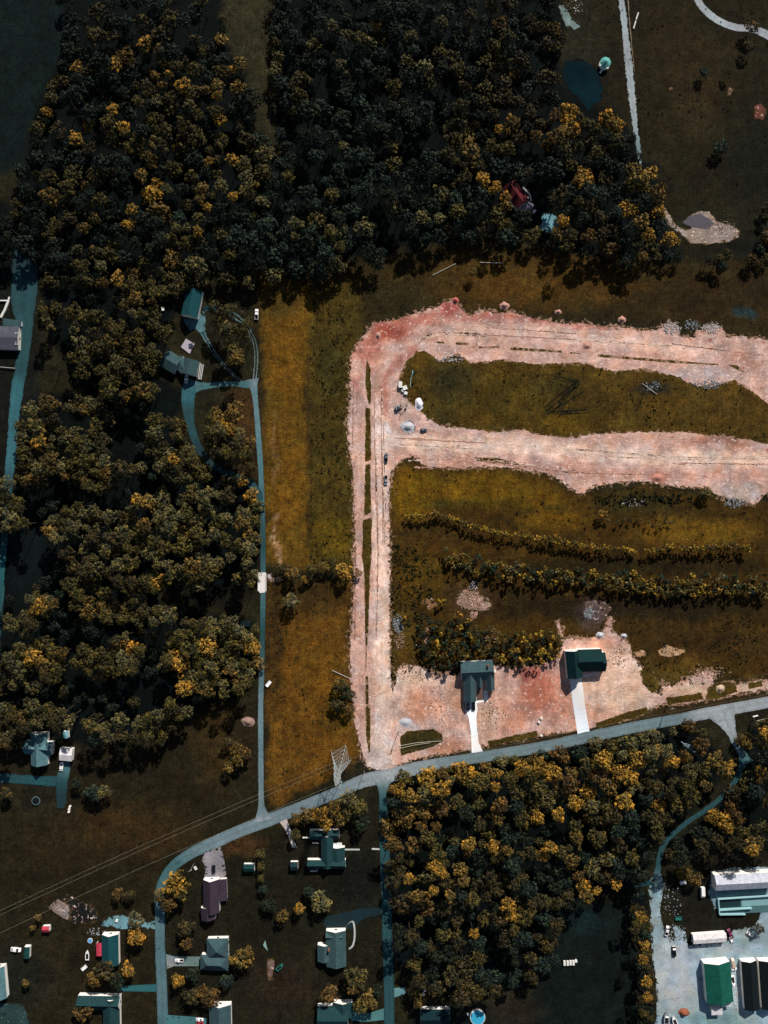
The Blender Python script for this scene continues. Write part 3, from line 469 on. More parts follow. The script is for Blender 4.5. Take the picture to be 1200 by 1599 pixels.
road('garden_path', [(539, 1454, 1, C(80, 90, 88)), (543, 1444, 1, C(80, 90, 88)), (551, 1439, 2.4, C(170, 178, 178)), (554, 1450, 2.8, C(176, 182, 182)), (554, 1465, 2.8, C(176, 182, 182)), (551, 1477, 2.8, C(170, 178, 178)), (545, 1482, 2.6, C(150, 160, 160))], M_CONC, jag=.05)
sheet('paved_yard', [(-20, 1565), (38, 1568), (46, 1598), (44, 1620), (-20, 1620)], .06, M_GRAVEL, amp=.5, base=C(40, 62, 62), grid=3)
sheet('gravel_pad', [(845, 333), (858, 332), (868, 337), (876, 350), (872, 361), (860, 364), (848, 360), (838, 357), (848, 348)], .06, M_GRAVEL, amp=.4, seed=6, base=C(110, 156, 166), grid=1)
sheet('gravel_pad', [(873, 4), (885, 14), (893, 28), (908, 42), (898, 47), (884, 40), (876, 22)], .06, M_GRAVEL, amp=.5, seed=7, base=C(108, 128, 130), grid=1)
sheet('spoil_ground', [(1036, 322), (1044, 330), (1050, 345), (1062, 356), (1080, 358), (1082, 350), (1072, 340), (1082, 334), (1094, 329), (1108, 331), (1120, 345), (1136, 349), (1156, 360), (1154, 370), (1138, 376), (1104, 382), (1078, 380), (1060, 362), (1040, 348)], .06, M_DIRT, amp=.9, seed=7, base=C(150, 138, 130), zones=[('blob', 1115, 338, 12, 8, C(150, 122, 96), .7)], grid=2)
sheet('water_pit', [(1066, 347), (1078, 338), (1092, 333), (1108, 340), (1118, 350), (1104, 359), (1084, 356)], .068, mat('silt', color=C(66, 62, 72), rough=.5, lo=.8, hi=1.2), amp=.5, seed=2)
sheet('pond', [(882, 96), (905, 90), (918, 97), (934, 111), (943, 137), (941, 155), (929, 163), (920, 176), (908, 158), (890, 140), (878, 116)], .07, M_WATER, amp=1.0, step=1, seed=5, grid=1.2, fw=3.5)
sheet('bare_ground', [(1178, 165), (1190, 160), (1197, 172), (1192, 186), (1180, 184)], .06, M_DIRT, amp=.9, seed=1, base=C(110, 66, 58), grid=.8, fw=3)
for i, (pl, cc) in enumerate((([(716, 930), (728, 920), (742, 924), (756, 934), (770, 940), (764, 952), (742, 954), (722, 950), (712, 942)], C(165, 135, 118)), ([(1028, 1016), (1040, 1008), (1058, 1012), (1070, 1016), (1060, 1024), (1044, 1028), (1030, 1024)], C(190, 158, 124)), ([(990, 1018), (1008, 1016), (1010, 1024), (994, 1027)], C(170, 138, 108)),
                              ([(912, 942), (930, 936), (948, 940), (955, 950), (948, 968), (932, 976), (916, 964)], C(96, 84, 84)), ([(658, 940), (672, 932), (684, 944), (672, 954)], C(150, 112, 80)), ([(660, 985), (668, 975), (672, 1000), (664, 1010)], C(170, 130, 112)), ([(732, 956), (746, 952), (748, 966), (736, 968)], C(190, 150, 136)), ([(752, 985), (772, 978), (780, 1000), (762, 1010)], C(84, 60, 36)))):
    sheet('bare_ground', pl, .0605, M_DIRT, amp=1.2, step=.5, seed=i + 30, base=cc, grid=.8, fw=3.2)
for i, (x, y, r) in enumerate(((1048, 138, 4), (1139, 145, 4), (1142, 140, 3), (440, 1242, 2))):
    sheet('bare_ground', [(x + r * math.cos(a), y + r * .8 * math.sin(a)) for a in np.arange(0, 6.28, 1.05)], .061, M_DIRT, amp=.8, seed=i, base=C(110, 92, 74), grid=.6, fw=1.6)
sheet('bare_ground', [(75, 1417), (90, 1404), (107, 1413), (110, 1424), (106, 1436), (98, 1434)], .062, M_DIRT, amp=.3, seed=1, base=C(135, 125, 122), grid=2)
sheet('burnt_ground', [(110, 1424), (106, 1413), (96, 1404), (104, 1396), (122, 1405), (150, 1418), (156, 1434), (146, 1442), (118, 1442), (106, 1436)], .064, M_DIRT, amp=.8, seed=2, base=C(30, 32, 32), grid=3)
sheet('bare_ground', [(418, 1497), (428, 1496), (429, 1512), (425, 1526), (428, 1530), (420, 1532), (417, 1515)], .062, M_DIRT, amp=.3, seed=1, base=C(120, 98, 92), grid=2)
# ------------------------------------------------------------------ buildings
WHITE = flat('white_siding', C(240, 236, 230), .7)
BRICKM = mat('brown_brick', color=C(120, 78, 62), lo=.8, hi=1.2)
GLASSM = flat('window_glass', C(28, 40, 48), .1, spec=.6)
TRIM = flat('trim', C(225, 225, 220), .6)
GREYM = flat('grey_metal', C(150, 152, 155), .5)
def roofmat(key, c, wave=1.1): return mat(key, color=c, rough=.85, lo=.6, hi=1.35, scales=((.35, .5), (1.3, .6), (4.0, .6)), wave=wave, spec=.15)
def px_len(n, h): return n * S * (1 - h / D)
def gable_roof(w, d, e, r, th=.22, over=.45):
    """ridge along x; w along x, d across"""
    hw, hd = w / 2, d / 2; sl = (r - e) / hd; eo = e
    sec = [(-hd, eo), (0, r), (hd, eo), (hd, eo - th), (0, r - th), (-hd, eo - th)]
    vs = [(x, y, z) for x in (-hw, hw) for (y, z) in sec]
    fs = [(i, (i + 1) % 6, (i + 1) % 6 + 6, i + 6) for i in range(6)] + [(0, 5, 4, 1), (1, 4, 3, 2), (6, 7, 10, 11), (7, 8, 9, 10)]
    return vs, fs
def hip_roof(w, d, e, r, th=.2):
    hw, hd = w / 2, d / 2; k = max(0.02, hw - hd)
    b = [(-hw, -hd), (hw, -hd), (hw, hd), (-hw, hd)]
    vs = [(x, y, e - th) for x, y in b] + [(x, y, e) for x, y in b] + [(-k, 0, r), (k, 0, r)]
    return vs, [(3, 2, 1, 0), (0, 1, 5, 4), (1, 2, 6, 5), (2, 3, 7, 6), (3, 0, 4, 7), (4, 5, 9, 8), (5, 6, 9), (6, 7, 8, 9), (7, 4, 8)]
def gable_wall(w, d, e, r, th=.22, ins=.4):
    """walls with pointed ends along x, 0.22 below the roof"""
    hw, hd = w / 2 - ins * .5, d / 2 - ins; top = lambda y: e + (r - e) * (1 - abs(y) / (d / 2)) - th - .01
    sec = [(-hd, 0), (hd, 0), (hd, top(hd)), (0, top(0)), (-hd, top(hd))]
    vs = [(x, y, z) for x in (-hw, hw) for (y, z) in sec]
    return vs, [(i, (i + 1) % 5, (i + 1) % 5 + 5, i + 5) for i in range(5)] + [(4, 3, 2, 1, 0), (5, 6, 7, 8, 9)]
def flat_roof(w, d, e, r, th=.2):
    hw, hd = w / 2, d / 2; b = [(-hw, -hd, e), (hw, -hd, e), (hw, hd, r), (-hw, hd, r)]
    return [(x, y, z - th) for x, y, z in b] + b, [(3, 2, 1, 0), (4, 5, 6, 7), (0, 1, 5, 4), (1, 2, 6, 5), (2, 3, 7, 6), (3, 0, 4, 7)]
def xf(vs, ang, ox, oy, dz=0):
    c, s_ = math.cos(ang), math.sin(ang)
    return [(x * c - y * s_ + ox, x * s_ + y * c + oy, z + dz) for x, y, z in vs]
def building(name, label, cat, blocks, rm, wm=None, group=None, windows=True, chimney=False, door=True):
    """blocks: (cx, cy, w, d, angle_deg, eave, ridge, kind) plan units of the roof outline; w runs along the ridge; angle counter-clockwise"""
    wm = wm or WHITE
    b0 = blocks[0]; ox, oy = P(b0[0], b0[1], b0[5])
    t = empty(name, ox, oy); tag(t, label, cat, group)
    wall, roof = MB(), MB(); wn = []
    for i, (cx, cy, w, d, ang, e, r, kind) in enumerate(blocks):
        x, y = P(cx, cy, e); x -= ox; y -= oy; W, Dp = px_len(w, e), px_len(d, e); a = R(ang); dz = .011 * i
        if kind == 'hip': rv = hip_roof(W, Dp, e, r); wv = None
        elif kind == 'flat': rv = flat_roof(W, Dp, e, r); wv = None
        else: rv = gable_roof(W, Dp, e, r); wv = gable_wall(W, Dp, e, r, ins=.16)
        roof.add(xf(rv[0], a, x, y, dz), rv[1])
        if kind == 'open':
            for sx in (-1, 1):
                for sy in (-1, 1):
                    q = xf([(sx * (W / 2 - .3), sy * (Dp / 2 - .3), 0)], a, x, y)[0]; wall.box(q[0], q[1], 0, .2, .2, e - .3, a)
            continue
        if wv: wall.add(xf(wv[0], a, x, y), wv[1])
        else:
            q = MB().box(0, 0, 0, W - .7, Dp - .7, min(e, r) - .24); wall.add(xf(q.v, a, x, y), q.f)
        if windows and W > 5:
            ins = .3 if wv else .35
            k = max(1, int(W / 5))
            for j in range(k):
                u = (j + .5) / k * W - W / 2
                for sy in (-1, 1): wn.append(xf([(u, sy * (Dp / 2 - ins + .02), min(e, r) * .5)], a, x, y)[0] + (a, 1.1))
            for sx in (-1, 1): wn.append(xf([(sx * (W / 2 - (.15 if wv else .35) + .02), 0, min(e, r) * .5)], a, x, y)[0] + (a + math.pi / 2, 1.1))
    fix_normals(wall.build('wall', wm, t)); ro = fix_normals(roof.build('roof', rm, t))
    for n_, (x, y, z, a, w) in enumerate(wn[:14]):
        f = MB().box(x, y, z - .6, w + .25, .10, 1.35, a).build('window', TRIM, t)
        MB().box(x, y, z - .5, w, .16, 1.12, a).build('pane', GLASSM, f)
    if door:
        cx, cy, w, d, ang, e, r, kind = b0; a = R(ang)
        q = xf([(px_len(w, e) * .18, -(px_len(d, e) / 2 - (.3 if kind == 'gable' else .35) + .03), 0)], a, 0, 0)[0]
        MB().box(q[0], q[1], .02, 1.0, .1, 2.05, a).build('door', BRICKM, t)
    if chimney:
        q = chimney; x, y = P(q[0], q[1], b0[6]); MB().box(x - ox, y - oy, b0[5] * .8, .9, .7, b0[6] - b0[5] * .8 + .9).build('chimney', BRICKM, ro)
    return t
def slab(parent, name, pts, z0, z1, m, ox, oy, h=None):
    """extruded outline in plan units"""
    h = z1 if h is None else h
    q = [P(x, y, h) for x, y in pts]; n = len(q)
    vs = [(x - ox, y - oy, z0) for x, y in q] + [(x - ox, y - oy, z1) for x, y in q]
    mb = MB().add(vs, [tuple(range(n)), tuple(range(2 * n - 1, n - 1, -1))] + [(i, (i + 1) % n, n + (i + 1) % n, n + i) for i in range(n)])
    return fix_normals(mb.build(name, m, parent))

TEAL_R = roofmat('teal_shingle', C(58, 84, 88)); DTEAL_R = roofmat('dark_teal_shingle', C(28, 60, 64)); SLATE_R = roofmat('slate_shingle', C(58, 82, 88))
PINE_R = roofmat('pine_green_shingle', C(8, 44, 46)); PURPLE_R = roofmat('mauve_shingle', C(84, 86, 98)); MAROON_R = roofmat('maroon_shingle', C(60, 50, 62)); RED_R = roofmat('red_metal_roof', C(84, 28, 36), 3)
WHITE_R = roofmat('white_metal_roof', C(232, 228, 230), 3); GREEN_R = roofmat('green_metal_roof', C(18, 86, 74), 3); BLACK_R = roofmat('black_roof', C(14, 24, 28)); GREY_R = roofmat('pale_grey_roof', C(196, 200, 214), 3); LTEAL_R = roofmat('light_teal_shingle', C(82, 118, 126))

# new house with porch and two cars (ridge east-west, two forward wings)
h = building('detached_house', 'grey-teal new house with white L-shaped walk and brown porch deck on bare dirt', 'house',
         [(745.5, 1048, 50.5, 31, 3, 3.2, 6.4, 'gable'), (734.5, 1074, 43, 19, 91, 3.0, 5.6, 'gable'), (766, 1063, 30, 13, 92, 3.1, 5.4, 'gable'), (749.5, 1063, 20, 9, 92, 3.0, 4.8, 'gable')], SLATE_R, chimney=(763, 1040))
ox, oy = h.location.x, h.location.y
slab(h, 'porch_deck', [(745, 1070), (754, 1070), (755.5, 1091), (745.5, 1093)], .02, .35, flat('brown_boards', C(92, 72, 66)), ox, oy, 0)
slab(h, 'garage_door', [(728, 1094.3), (742, 1094.3), (742, 1094.9), (728, 1094.9)], 0, 2.2, TRIM, ox, oy, 0)
MB().box(P(771.8, 1048)[0] - ox + .4, P(772, 1048)[1] - oy, 0, .9, 1.2, 1.0).build('air_conditioner', TRIM, h)
h = building('detached_house', 'dark green roofed new house with white walls and straight pale drive on pink dirt', 'house',
         [(921.5, 1031.5, 38, 35, 2, 4.6, 8.2, 'gable'), (897, 1037.5, 43, 24, 95, 4.5, 7.6, 'gable'), (938, 1034, 16, 30, 2, 4.3, 7.5, 'gable')], PINE_R)
ox, oy = h.location.x, h.location.y
slab(h, 'front_porch', [(908, 1054), (932, 1050), (933, 1053), (909, 1058)], .02, .35, M_CONC and flat('porch_concrete', C(215, 215, 220)), ox, oy, 0)
slab(h, 'garage_door', [(890, 1058.9), (906, 1058.2), (906, 1058.6), (890, 1059.3)], 0, 2.2, TRIM, ox, oy, 0)
# lower left cross-plan house, garage
building('detached_house', 'pale teal roofed house on a cross plan beside a white roofed garage', 'house',
         [(61, 1170, 50, 26, 91, 3.2, 6.6, 'gable'), (60, 1168, 43, 20, -3, 3.1, 6.0, 'gable'), (60, 1172, 40, 14, -3, 3.0, 5.0, 'gable')], LTEAL_R)
building('garage', 'square white garage at the lane end with a white car in front', 'garage', [(103, 1178.5, 19.5, 19.8, -5, 3.0, 3.9, 'gable')], WHITE_R, windows=False)
building('garden_shed', 'small pale blue shed north of the white roofed garage', 'shed', [(102.7, 1147.5, 11, 8, 92, 2.2, 3.0, 'gable')], roofmat('pale_blue_roof', C(120, 172, 184)), windows=False)
# barn and compound of the wooded loop
building('barn', 'large dark teal barn at the north end of the wooded drive loop', 'barn', [(300, 473, 43, 26, 78, 3.6, 6.8, 'gable')], roofmat('dark_teal_metal', C(22, 74, 80), 3), windows=False)
h = building('detached_house', 'teal three-winged house with pinkish deck inside the wooded drive loop', 'house',
         [(266.5, 564.5, 26, 28, -31, 3.2, 5.2, 'gable'), (283.5, 569, 22, 18, -58, 2.8, 3.9, 'gable'), (297, 573, 24, 25, 75, 3.1, 5.6, 'gable')], TEAL_R)
ox, oy = h.location.x, h.location.y
slab(h, 'side_wall', [(309.5, 566), (311.6, 567), (306, 587), (304.5, 586)], .05, 2.6, WHITE, ox, oy, 0)
slab(h, 'porch_deck', [(313, 567.5), (320, 569.5), (315, 594), (309.5, 592)], .02, .5, flat('dark_boards', C(34, 44, 48)), ox, oy, 0)
for k in range(3): slab(h, 'handrail', [(313.5 + k * 2.4, 568 + k * .7), (314.1 + k * 2.4, 568.2 + k * .7), (310.6 + k * 2.2, 592.2 + k * .6), (310 + k * 2.2, 592 + k * .6)], .5, 1.2, TRIM, ox, oy, 0)
h = empty('patio_deck', *P(294, 542)); tag(h, 'square mauve-grey patio deck with dark table north of the three-winged teal house', 'deck')
ox, oy = h.location.x, h.location.y
slab(h, 'deck_floor', [(291, 529), (304.5, 537), (296.5, 552.5), (283, 542)], .0, .6, flat('mauve_boards', C(168, 160, 172)), ox, oy, 0)
x, y = P(299.5, 540); MB().cyl(x - ox, y - oy, .6, .9, .75, 14).build('table', flat('dark_wood', C(48, 56, 70)), h)
for a in range(5):
    MB().box(x - ox + 1.3 * math.cos(a * 1.25), y - oy + 1.3 * math.sin(a * 1.25), .6, .5, .5, .5, a).build('chair', flat('dark_wood', C(48, 56, 70)), h)
# house on the west edge
h = building('detached_house', 'mauve roofed house with rooftop vents beside the dark west road', 'house', [(4, 527, 50, 36, -2, 3.2, 4.6, 'gable')], PURPLE_R)
ox, oy = h.location.x, h.location.y
slab(h, 'annex_roof', [(4, 497), (33, 500), (33, 510), (5, 508)], 2.3, 2.6, TEAL_R, ox, oy); slab(h, 'annex_wall', [(6, 499), (32, 501.5), (32, 508.5), (6, 507)], 0, 2.3, WHITE, ox, oy)
for i in range(8):
    x, y = P(24.5 + (i % 2) * 3, 520 + (i // 4) * 14 + (i // 2 % 2) * 3.5, 3.6); MB().box(x - ox, y - oy, 3.2, .45, .45, .9).build('roof_vent', TRIM, h)
# red barn top right
h = building('barn', 'red roofed barn with pale wraparound porch half hidden by the north wood', 'barn', [(806, 303, 40, 24, -55, 3.4, 5.6, 'gable')], RED_R, windows=False)
ox, oy = h.location.x, h.location.y
for pl in ([(817, 291), (829, 303), (827, 305), (816, 293)], [(829, 303), (831, 314), (829, 314), (827, 305)], [(826, 309), (812, 324), (811, 322), (825, 307)]):
    slab(h, 'porch_walk', pl, .1, .5, flat('porch_boards', C(128, 132, 140)), ox, oy, 0)
building('lean_to', 'small pinkish-grey lean-to annex south of the red barn', 'outbuilding', [(824.5, 322, 15, 14, -35, 2.6, 3.1, 'flat')], roofmat('pinkish_roof', C(150, 140, 152)), windows=False)
MBx = building('garden_shed', 'tiny pale shed by the teal gravel pad below the red barn', 'shed', [(835, 329.5, 5, 4, 50, 2, 2.4, 'gable')], WHITE_R, windows=False, door=False)
# gazebo by the pond
g = empty('gazebo', *P(944, 101)); tag(g, 'eight-sided teal roofed gazebo standing on the pond shore', 'gazebo')
MB().cyl(0, 0, 2.4, 2.9, 1.6, 8, r2=.15).build('roof', roofmat('gazebo_roof', C(96, 168, 164)), g)
for k in range(8): MB().cyl(2.5 * math.cos(k * .785), 2.5 * math.sin(k * .785), .2, .09, 2.25, 6).build('post', TRIM, g)
MB().cyl(0, 0, 0, 2.9, .2, 8).build('floor', TRIM, g)
MB().box(-1.2, -2.9, 0, 3.6, .8, .3, .9).build('step', TRIM, g)
# lower left cluster
h = building('detached_house', 'maroon roofed long house with grey side wing at the gravel drive bend', 'house', [(330, 1400, 52, 25, 91, 3.3, 6.4, 'gable'), (325, 1427, 20, 22, 95, 3.2, 5.2, 'gable'), (349, 1390, 34, 11.5, 92, 2.4, 2.9, 'flat')], MAROON_R)
building('detached_house', 'teal hip roofed house with white north wall at the end of a short drive', 'house', [(340, 1482, 32, 34, 91, 3.2, 6.5, 'hip'), (335, 1504, 44, 24, -2, 3.1, 5.8, 'hip')], SLATE_R)
building('garden_shed', 'dark teal shed with white edges east of the maroon roofed house', 'shed', [(389, 1356, 17, 12, 0, 2.4, 3.4, 'gable')], roofmat('shed_teal', C(16, 56, 60)), windows=False)
building('garden_shed', 'small dark square shed west of the T-shaped teal house', 'shed', [(459.5, 1353, 12, 13, 0, 2.3, 3.2, 'gable')], roofmat('shed_slate', C(22, 50, 58)), windows=False)
h = building('detached_house', 'T-shaped dark teal house with white decks beside the side road', 'house',
         [(510, 1350.5, 60, 14, 0, 3.2, 5.0, 'gable'), (511.5, 1330, 50, 19, 91, 3.1, 5.4, 'gable'), (507, 1304, 46, 14, 1, 3.0, 4.6, 'gable'), (527, 1334, 20, 24, 91, 2.9, 4.2, 'gable')], DTEAL_R)
ox, oy = h.location.x, h.location.y
slab(h, 'terrace', [(517, 1320), (521, 1315.5), (533, 1316), (534, 1319), (528, 1322), (518, 1322)], .1, .7, flat('terrace_white', C(200, 204, 206)), ox, oy, 0)
for pl in ([(533, 1316), (534, 1316), (536, 1330), (535, 1330)], [(535, 1329.5), (539, 1332), (539, 1333.2), (534.5, 1333)], [(485, 1359), (496, 1359), (496, 1360.3), (485, 1360.3)], [(495, 1354.5), (496.2, 1354.5), (496.2, 1360), (495, 1360)], [(488, 1315), (498, 1315), (498, 1316.2), (488, 1316.2)], [(473, 1307), (490, 1307), (490, 1308.2), (473, 1308.2)]):
    slab(h, 'handrail', pl, .1, 1.0, TRIM, ox, oy, 0)
h = building('detached_house', 'many-cornered teal house with a curving white walk on its east side', 'house',
         [(525, 1482, 56, 31, 91, 3.2, 5.4, 'gable'), (507, 1489, 26, 22, 91, 3.0, 4.8, 'gable'), (522, 1462, 26, 15, 0, 3.0, 4.9, 'gable')], TEAL_R, chimney=(514, 1484))
building('detached_house', 'teal roofed house under golden trees at the bottom edge left of the side road', 'house', [(520, 1590, 48, 36, 0, 3.2, 6.0, 'gable'), (536, 1578, 24, 30, 91, 3.0, 5.0, 'gable')], DTEAL_R)
building('detached_house', 'teal roofed house with white gable wall and drive at the bottom edge', 'house', [(344, 1592, 44, 34, 91, 3.4, 6.2, 'gable')], SLATE_R)
building('detached_house', 'L-shaped teal house with white north gables at the bottom left', 'house', [(154, 1567, 66, 22, -1, 3.2, 5.8, 'gable'), (174, 1584, 48, 26, 91, 3.1, 5.6, 'gable')], DTEAL_R)
building('detached_house', 'dark teal house with white porch gable beside the red canopy', 'house', [(172, 1484, 48, 26, 91, 3.2, 5.6, 'gable')], roofmat('deep_teal_roof', C(20, 70, 78)))
building('detached_house', 'narrow pale teal house cut by the left edge of the view', 'house', [(0, 1535, 50, 17, 95, 3.2, 5.2, 'gable')], LTEAL_R)
building('canopy', 'red fabric canopy beside the dark teal house', 'canopy', [(155, 1483, 20, 9.5, 92, 2.4, 2.9, 'open')], roofmat('red_canvas', C(196, 62, 86), 3), windows=False, door=False)
building('garden_shed', 'small red and white shed alone on the dark lawn', 'shed', [(71.5, 1451.5, 11, 9, 2, 2.3, 3.0, 'gable')], roofmat('red_shed_roof', C(190, 66, 84)), windows=False)
building('garden_shed', 'dark teal shed beside the lone white car on the lawn', 'shed', [(41.5, 1488, 18, 9, 88, 2.4, 3.0, 'gable')], roofmat('shed_green', C(22, 66, 66)), windows=False)
building('detached_house', 'dark roofed house between the side road and the round pool', 'house', [(680, 1590, 46, 26, 0, 3.2, 5.2, 'gable')], roofmat('night_teal_roof', C(8, 40, 48)))
building('garden_shed', 'low dark box shed in the grass west of the country lane', 'shed', [(383, 974, 14, 9, 0, 2.0, 2.5, 'flat')], roofmat('shed_dark', C(20, 40, 44)), windows=False, door=False)
# contractor's yard
building('warehouse', 'long white roofed warehouse at the top of the gravel yard', 'warehouse', [(1163, 1377, 92, 24, 3, 4.6, 6.6, 'gable')], GREY_R, windows=False)
building('warehouse', 'bright green roofed workshop with white end wall in the gravel yard', 'workshop', [(1123, 1535, 63, 41, 95, 4.6, 7.0, 'gable')], GREEN_R, windows=False)
building('storage_shed', 'long black roofed shed just right of the green workshop', 'shed', [(1173, 1539, 76, 24, 94, 3.2, 5.0, 'gable')], BLACK_R, windows=False)
building('storage_shed', 'black roofed shed cut by the right edge of the view', 'shed', [(1201, 1538, 76, 26, 94, 3.2, 5.0, 'gable')], BLACK_R, windows=False)
building('mobile_home', 'long white mobile home between the green workshop and the lattice slab', 'mobile home', [(1109, 1466, 52, 14, 4, 3.0, 3.6, 'gable')], WHITE_R)
building('storage_shed', 'small white lean-to attached behind the green workshop', 'shed', [(1135, 1569, 15, 7, 8, 2.8, 3.1, 'flat')], WHITE_R, windows=False, door=False)
building('storage_shed', 'white box shed with tilted roof south of the green workshop', 'shed', [(1120, 1580, 17, 11, 3, 2.8, 3.3, 'flat')], WHITE_R, windows=False, door=False)
g = empty('foundation_frame', *P(1160, 1414)); tag(g, 'unroofed rectangular block walls of a building below the white warehouse', 'foundation'); ox, oy = g.location.x, g.location.y
BL = flat('block_wall', C(150, 190, 196))
slab(g, 'floor_slab', [(1121, 1403), (1215, 1397), (1215, 1424), (1122.5, 1427)], .0, .2, flat('slab_concrete', C(70, 104, 108)), ox, oy, 0)
slab(g, 'dark_pit', [(1123, 1403.5), (1156, 1401.5), (1157, 1416), (1124, 1418)], .2, .24, flat('pit_dark', C(16, 44, 48)), ox, oy, 0)
slab(g, 'pale_slab', [(1158, 1402), (1214, 1398), (1214, 1413), (1159, 1415)], .2, .25, flat('slab_pale', C(120, 160, 164)), ox, oy, 0)
for pl in ([(1120, 1402), (1215, 1396), (1215, 1397.4), (1120, 1403.4)], [(1120, 1403.4), (1121.6, 1403.3), (1123.6, 1426), (1122, 1427)], [(1123, 1419), (1173, 1416), (1173, 1417.6), (1123, 1420.6)], [(1123.6, 1426), (1163, 1425.6), (1163, 1427), (1123, 1427.5)]):
    slab(g, 'wall', pl, .2, 1.6, BL, ox, oy, 0)

# ------------------------------------------------------------------ vehicles
TYRE = flat('tyre_rubber', C(20, 20, 22), .9); CARGL = flat('car_glass', C(14, 20, 26), .15, spec=.6); LAMP = flat('headlamp', C(235, 235, 230), .2)
PAINTS = {k: flat('paint_' + k, C(*c), .3, spec=.5) for k, c in dict(white=(245, 245, 245), black=(16, 18, 22), grey=(92, 100, 112), silver=(150, 156, 165), red=(150, 40, 44), purple=(140, 60, 100), green=(40, 110, 100), beige=(190, 170, 150), blue=(60, 90, 130)).items()}
_vm = {}
def vparts(kind):
    if kind in _vm: return _vm[kind]
    p = []
    if kind == 'car':
        p.append(('body', MB().sections([(-2.3, .78, .42, .70, .80), (-2.15, .88, .3, .80, .95), (-1.2, .9, .25, .84, 1.0), (1.0, .9, .25, .84, .98), (1.9, .88, .28, .76, .85), (2.25, .76, .4, .66, .68)]), 'P'))
        p.append(('windscreen', MB().sections([(.35, .70, .93, .58, 1.40), (1.15, .76, .93, .70, .96)]), 'G'))
        p.append(('rear_window', MB().sections([(-1.85, .74, .93, .70, .96), (-1.15, .70, .93, .58, 1.40)]), 'G'))
        p.append(('cabin', MB().sections([(-1.2, .73, .93, .60, 1.44), (.4, .73, .93, .60, 1.44)]), 'P'))
        wy = (-1.4, 1.4); wr = .32
    elif kind == 'pickup':
        p.append(('body', MB().sections([(-.4, .92, .35, .90, 1.05), (1.2, .94, .35, .88, 1.1), (2.5, .92, .4, .82, 1.02), (2.75, .84, .5, .76, .8)]), 'P'))
        bed = MB()
        bed.box(0, -1.65, .5, 1.86, 2.5, .12); bed.box(-.88, -1.65, .62, .1, 2.5, .5); bed.box(.88, -1.65, .62, .1, 2.5, .5); bed.box(0, -2.86, .62, 1.66, .08, .5)
        p.append(('bed', bed, 'P')); p.append(('bed_liner', MB().box(0, -1.62, .625, 1.64, 2.38, .05), 'T'))
        p.append(('windscreen', MB().sections([(.85, .78, 1.0, .66, 1.68), (1.5, .84, 1.0, .78, 1.1)]), 'G')); p.append(('cabin', MB().sections([(-.5, .82, 1.0, .70, 1.74), (.9, .82, 1.0, .70, 1.74)]), 'P'))
        wy = (-1.9, 1.75); wr = .38
    elif kind == 'van':
        p.append(('body', MB().sections([(-2.9, .96, .45, .9, 2.3), (1.4, .98, .45, .92, 2.35), (1.9, .98, .45, .85, 1.9), (2.6, .92, .45, .8, 1.15), (2.85, .85, .5, .75, .9)]), 'P'))
        p.append(('windscreen', MB().sections([(1.5, .84, 1.9, .8, 2.3), (2.3, .86, 1.1, .82, 1.45)]), 'G')); wy = (-1.9, 1.9); wr = .36
    elif kind == 'trailer':
        t = MB().box(0, -.2, .55, 1.9, 3.6, .12); t.box(-.9, -.2, .67, .06, 3.6, .35); t.box(.9, -.2, .67, .06, 3.6, .35); t.box(0, -1.97, .67, 1.74, .06, .35)
        p.append(('bed', t, 'P')); p.append(('drawbar', MB().bar((-.6, 1.6, .5), (0, 2.9, .45), .06).bar((.6, 1.6, .5), (0, 2.9, .45), .06), 'T')); wy = (-.6,); wr = .33
    elif kind == 'boat':
        p.append(('hull', MB().sections([(-2.6, .85, .5, 1.0, 1.2), (0, .9, .45, 1.1, 1.25), (1.6, .6, .5, .8, 1.35), (2.8, .06, .9, .08, 1.5)]), 'P'))
        p.append(('cockpit', MB().sections([(-1.9, .7, 1.18, .68, 1.3), (.9, .65, 1.2, .6, 1.36)]), 'T')); p.append(('windscreen', MB().sections([(.6, .6, 1.25, .5, 1.7), (.95, .66, 1.25, .6, 1.4)]), 'G')); wy = (-.8,); wr = .3
    elif kind == 'digger':
        b = MB(); b.box(-.85, 0, .05, .45, 3.0, .7); b.box(.85, 0, .05, .45, 3.0, .7); p.append(('track', b, 'T'))
        p.append(('cab', MB().box(-.35, .1, 1.0, 1.0, 1.4, 1.5, taper=.9), 'P')); p.append(('engine_cover', MB().box(.1, -.9, .8, 2.0, 1.6, .9, taper=.92), 'P'))
        p.append(('boom', MB().bar((.45, .5, 1.2), (.45, 2.6, 3.0), .16).bar((.45, 2.6, 3.0), (.45, 4.0, 1.6), .13), 'P')); p.append(('bucket', MB().box(.45, 4.0, .9, .9, .7, .7, taper=1.15), 'T')); wy = (); wr = .3
    wheel = None
    if wy: wheel = (MB().wheel(0, 0, wr, .24), [(sx * .8, y) for y in wy for sx in (-1, 1)])
    lamps = {'car': (2.18, .66, .62), 'pickup': (2.7, .72, .8), 'van': (2.8, .7, .8)}.get(kind)
    _vm[kind] = (p, wheel, lamps); return _vm[kind]
_vd = {}
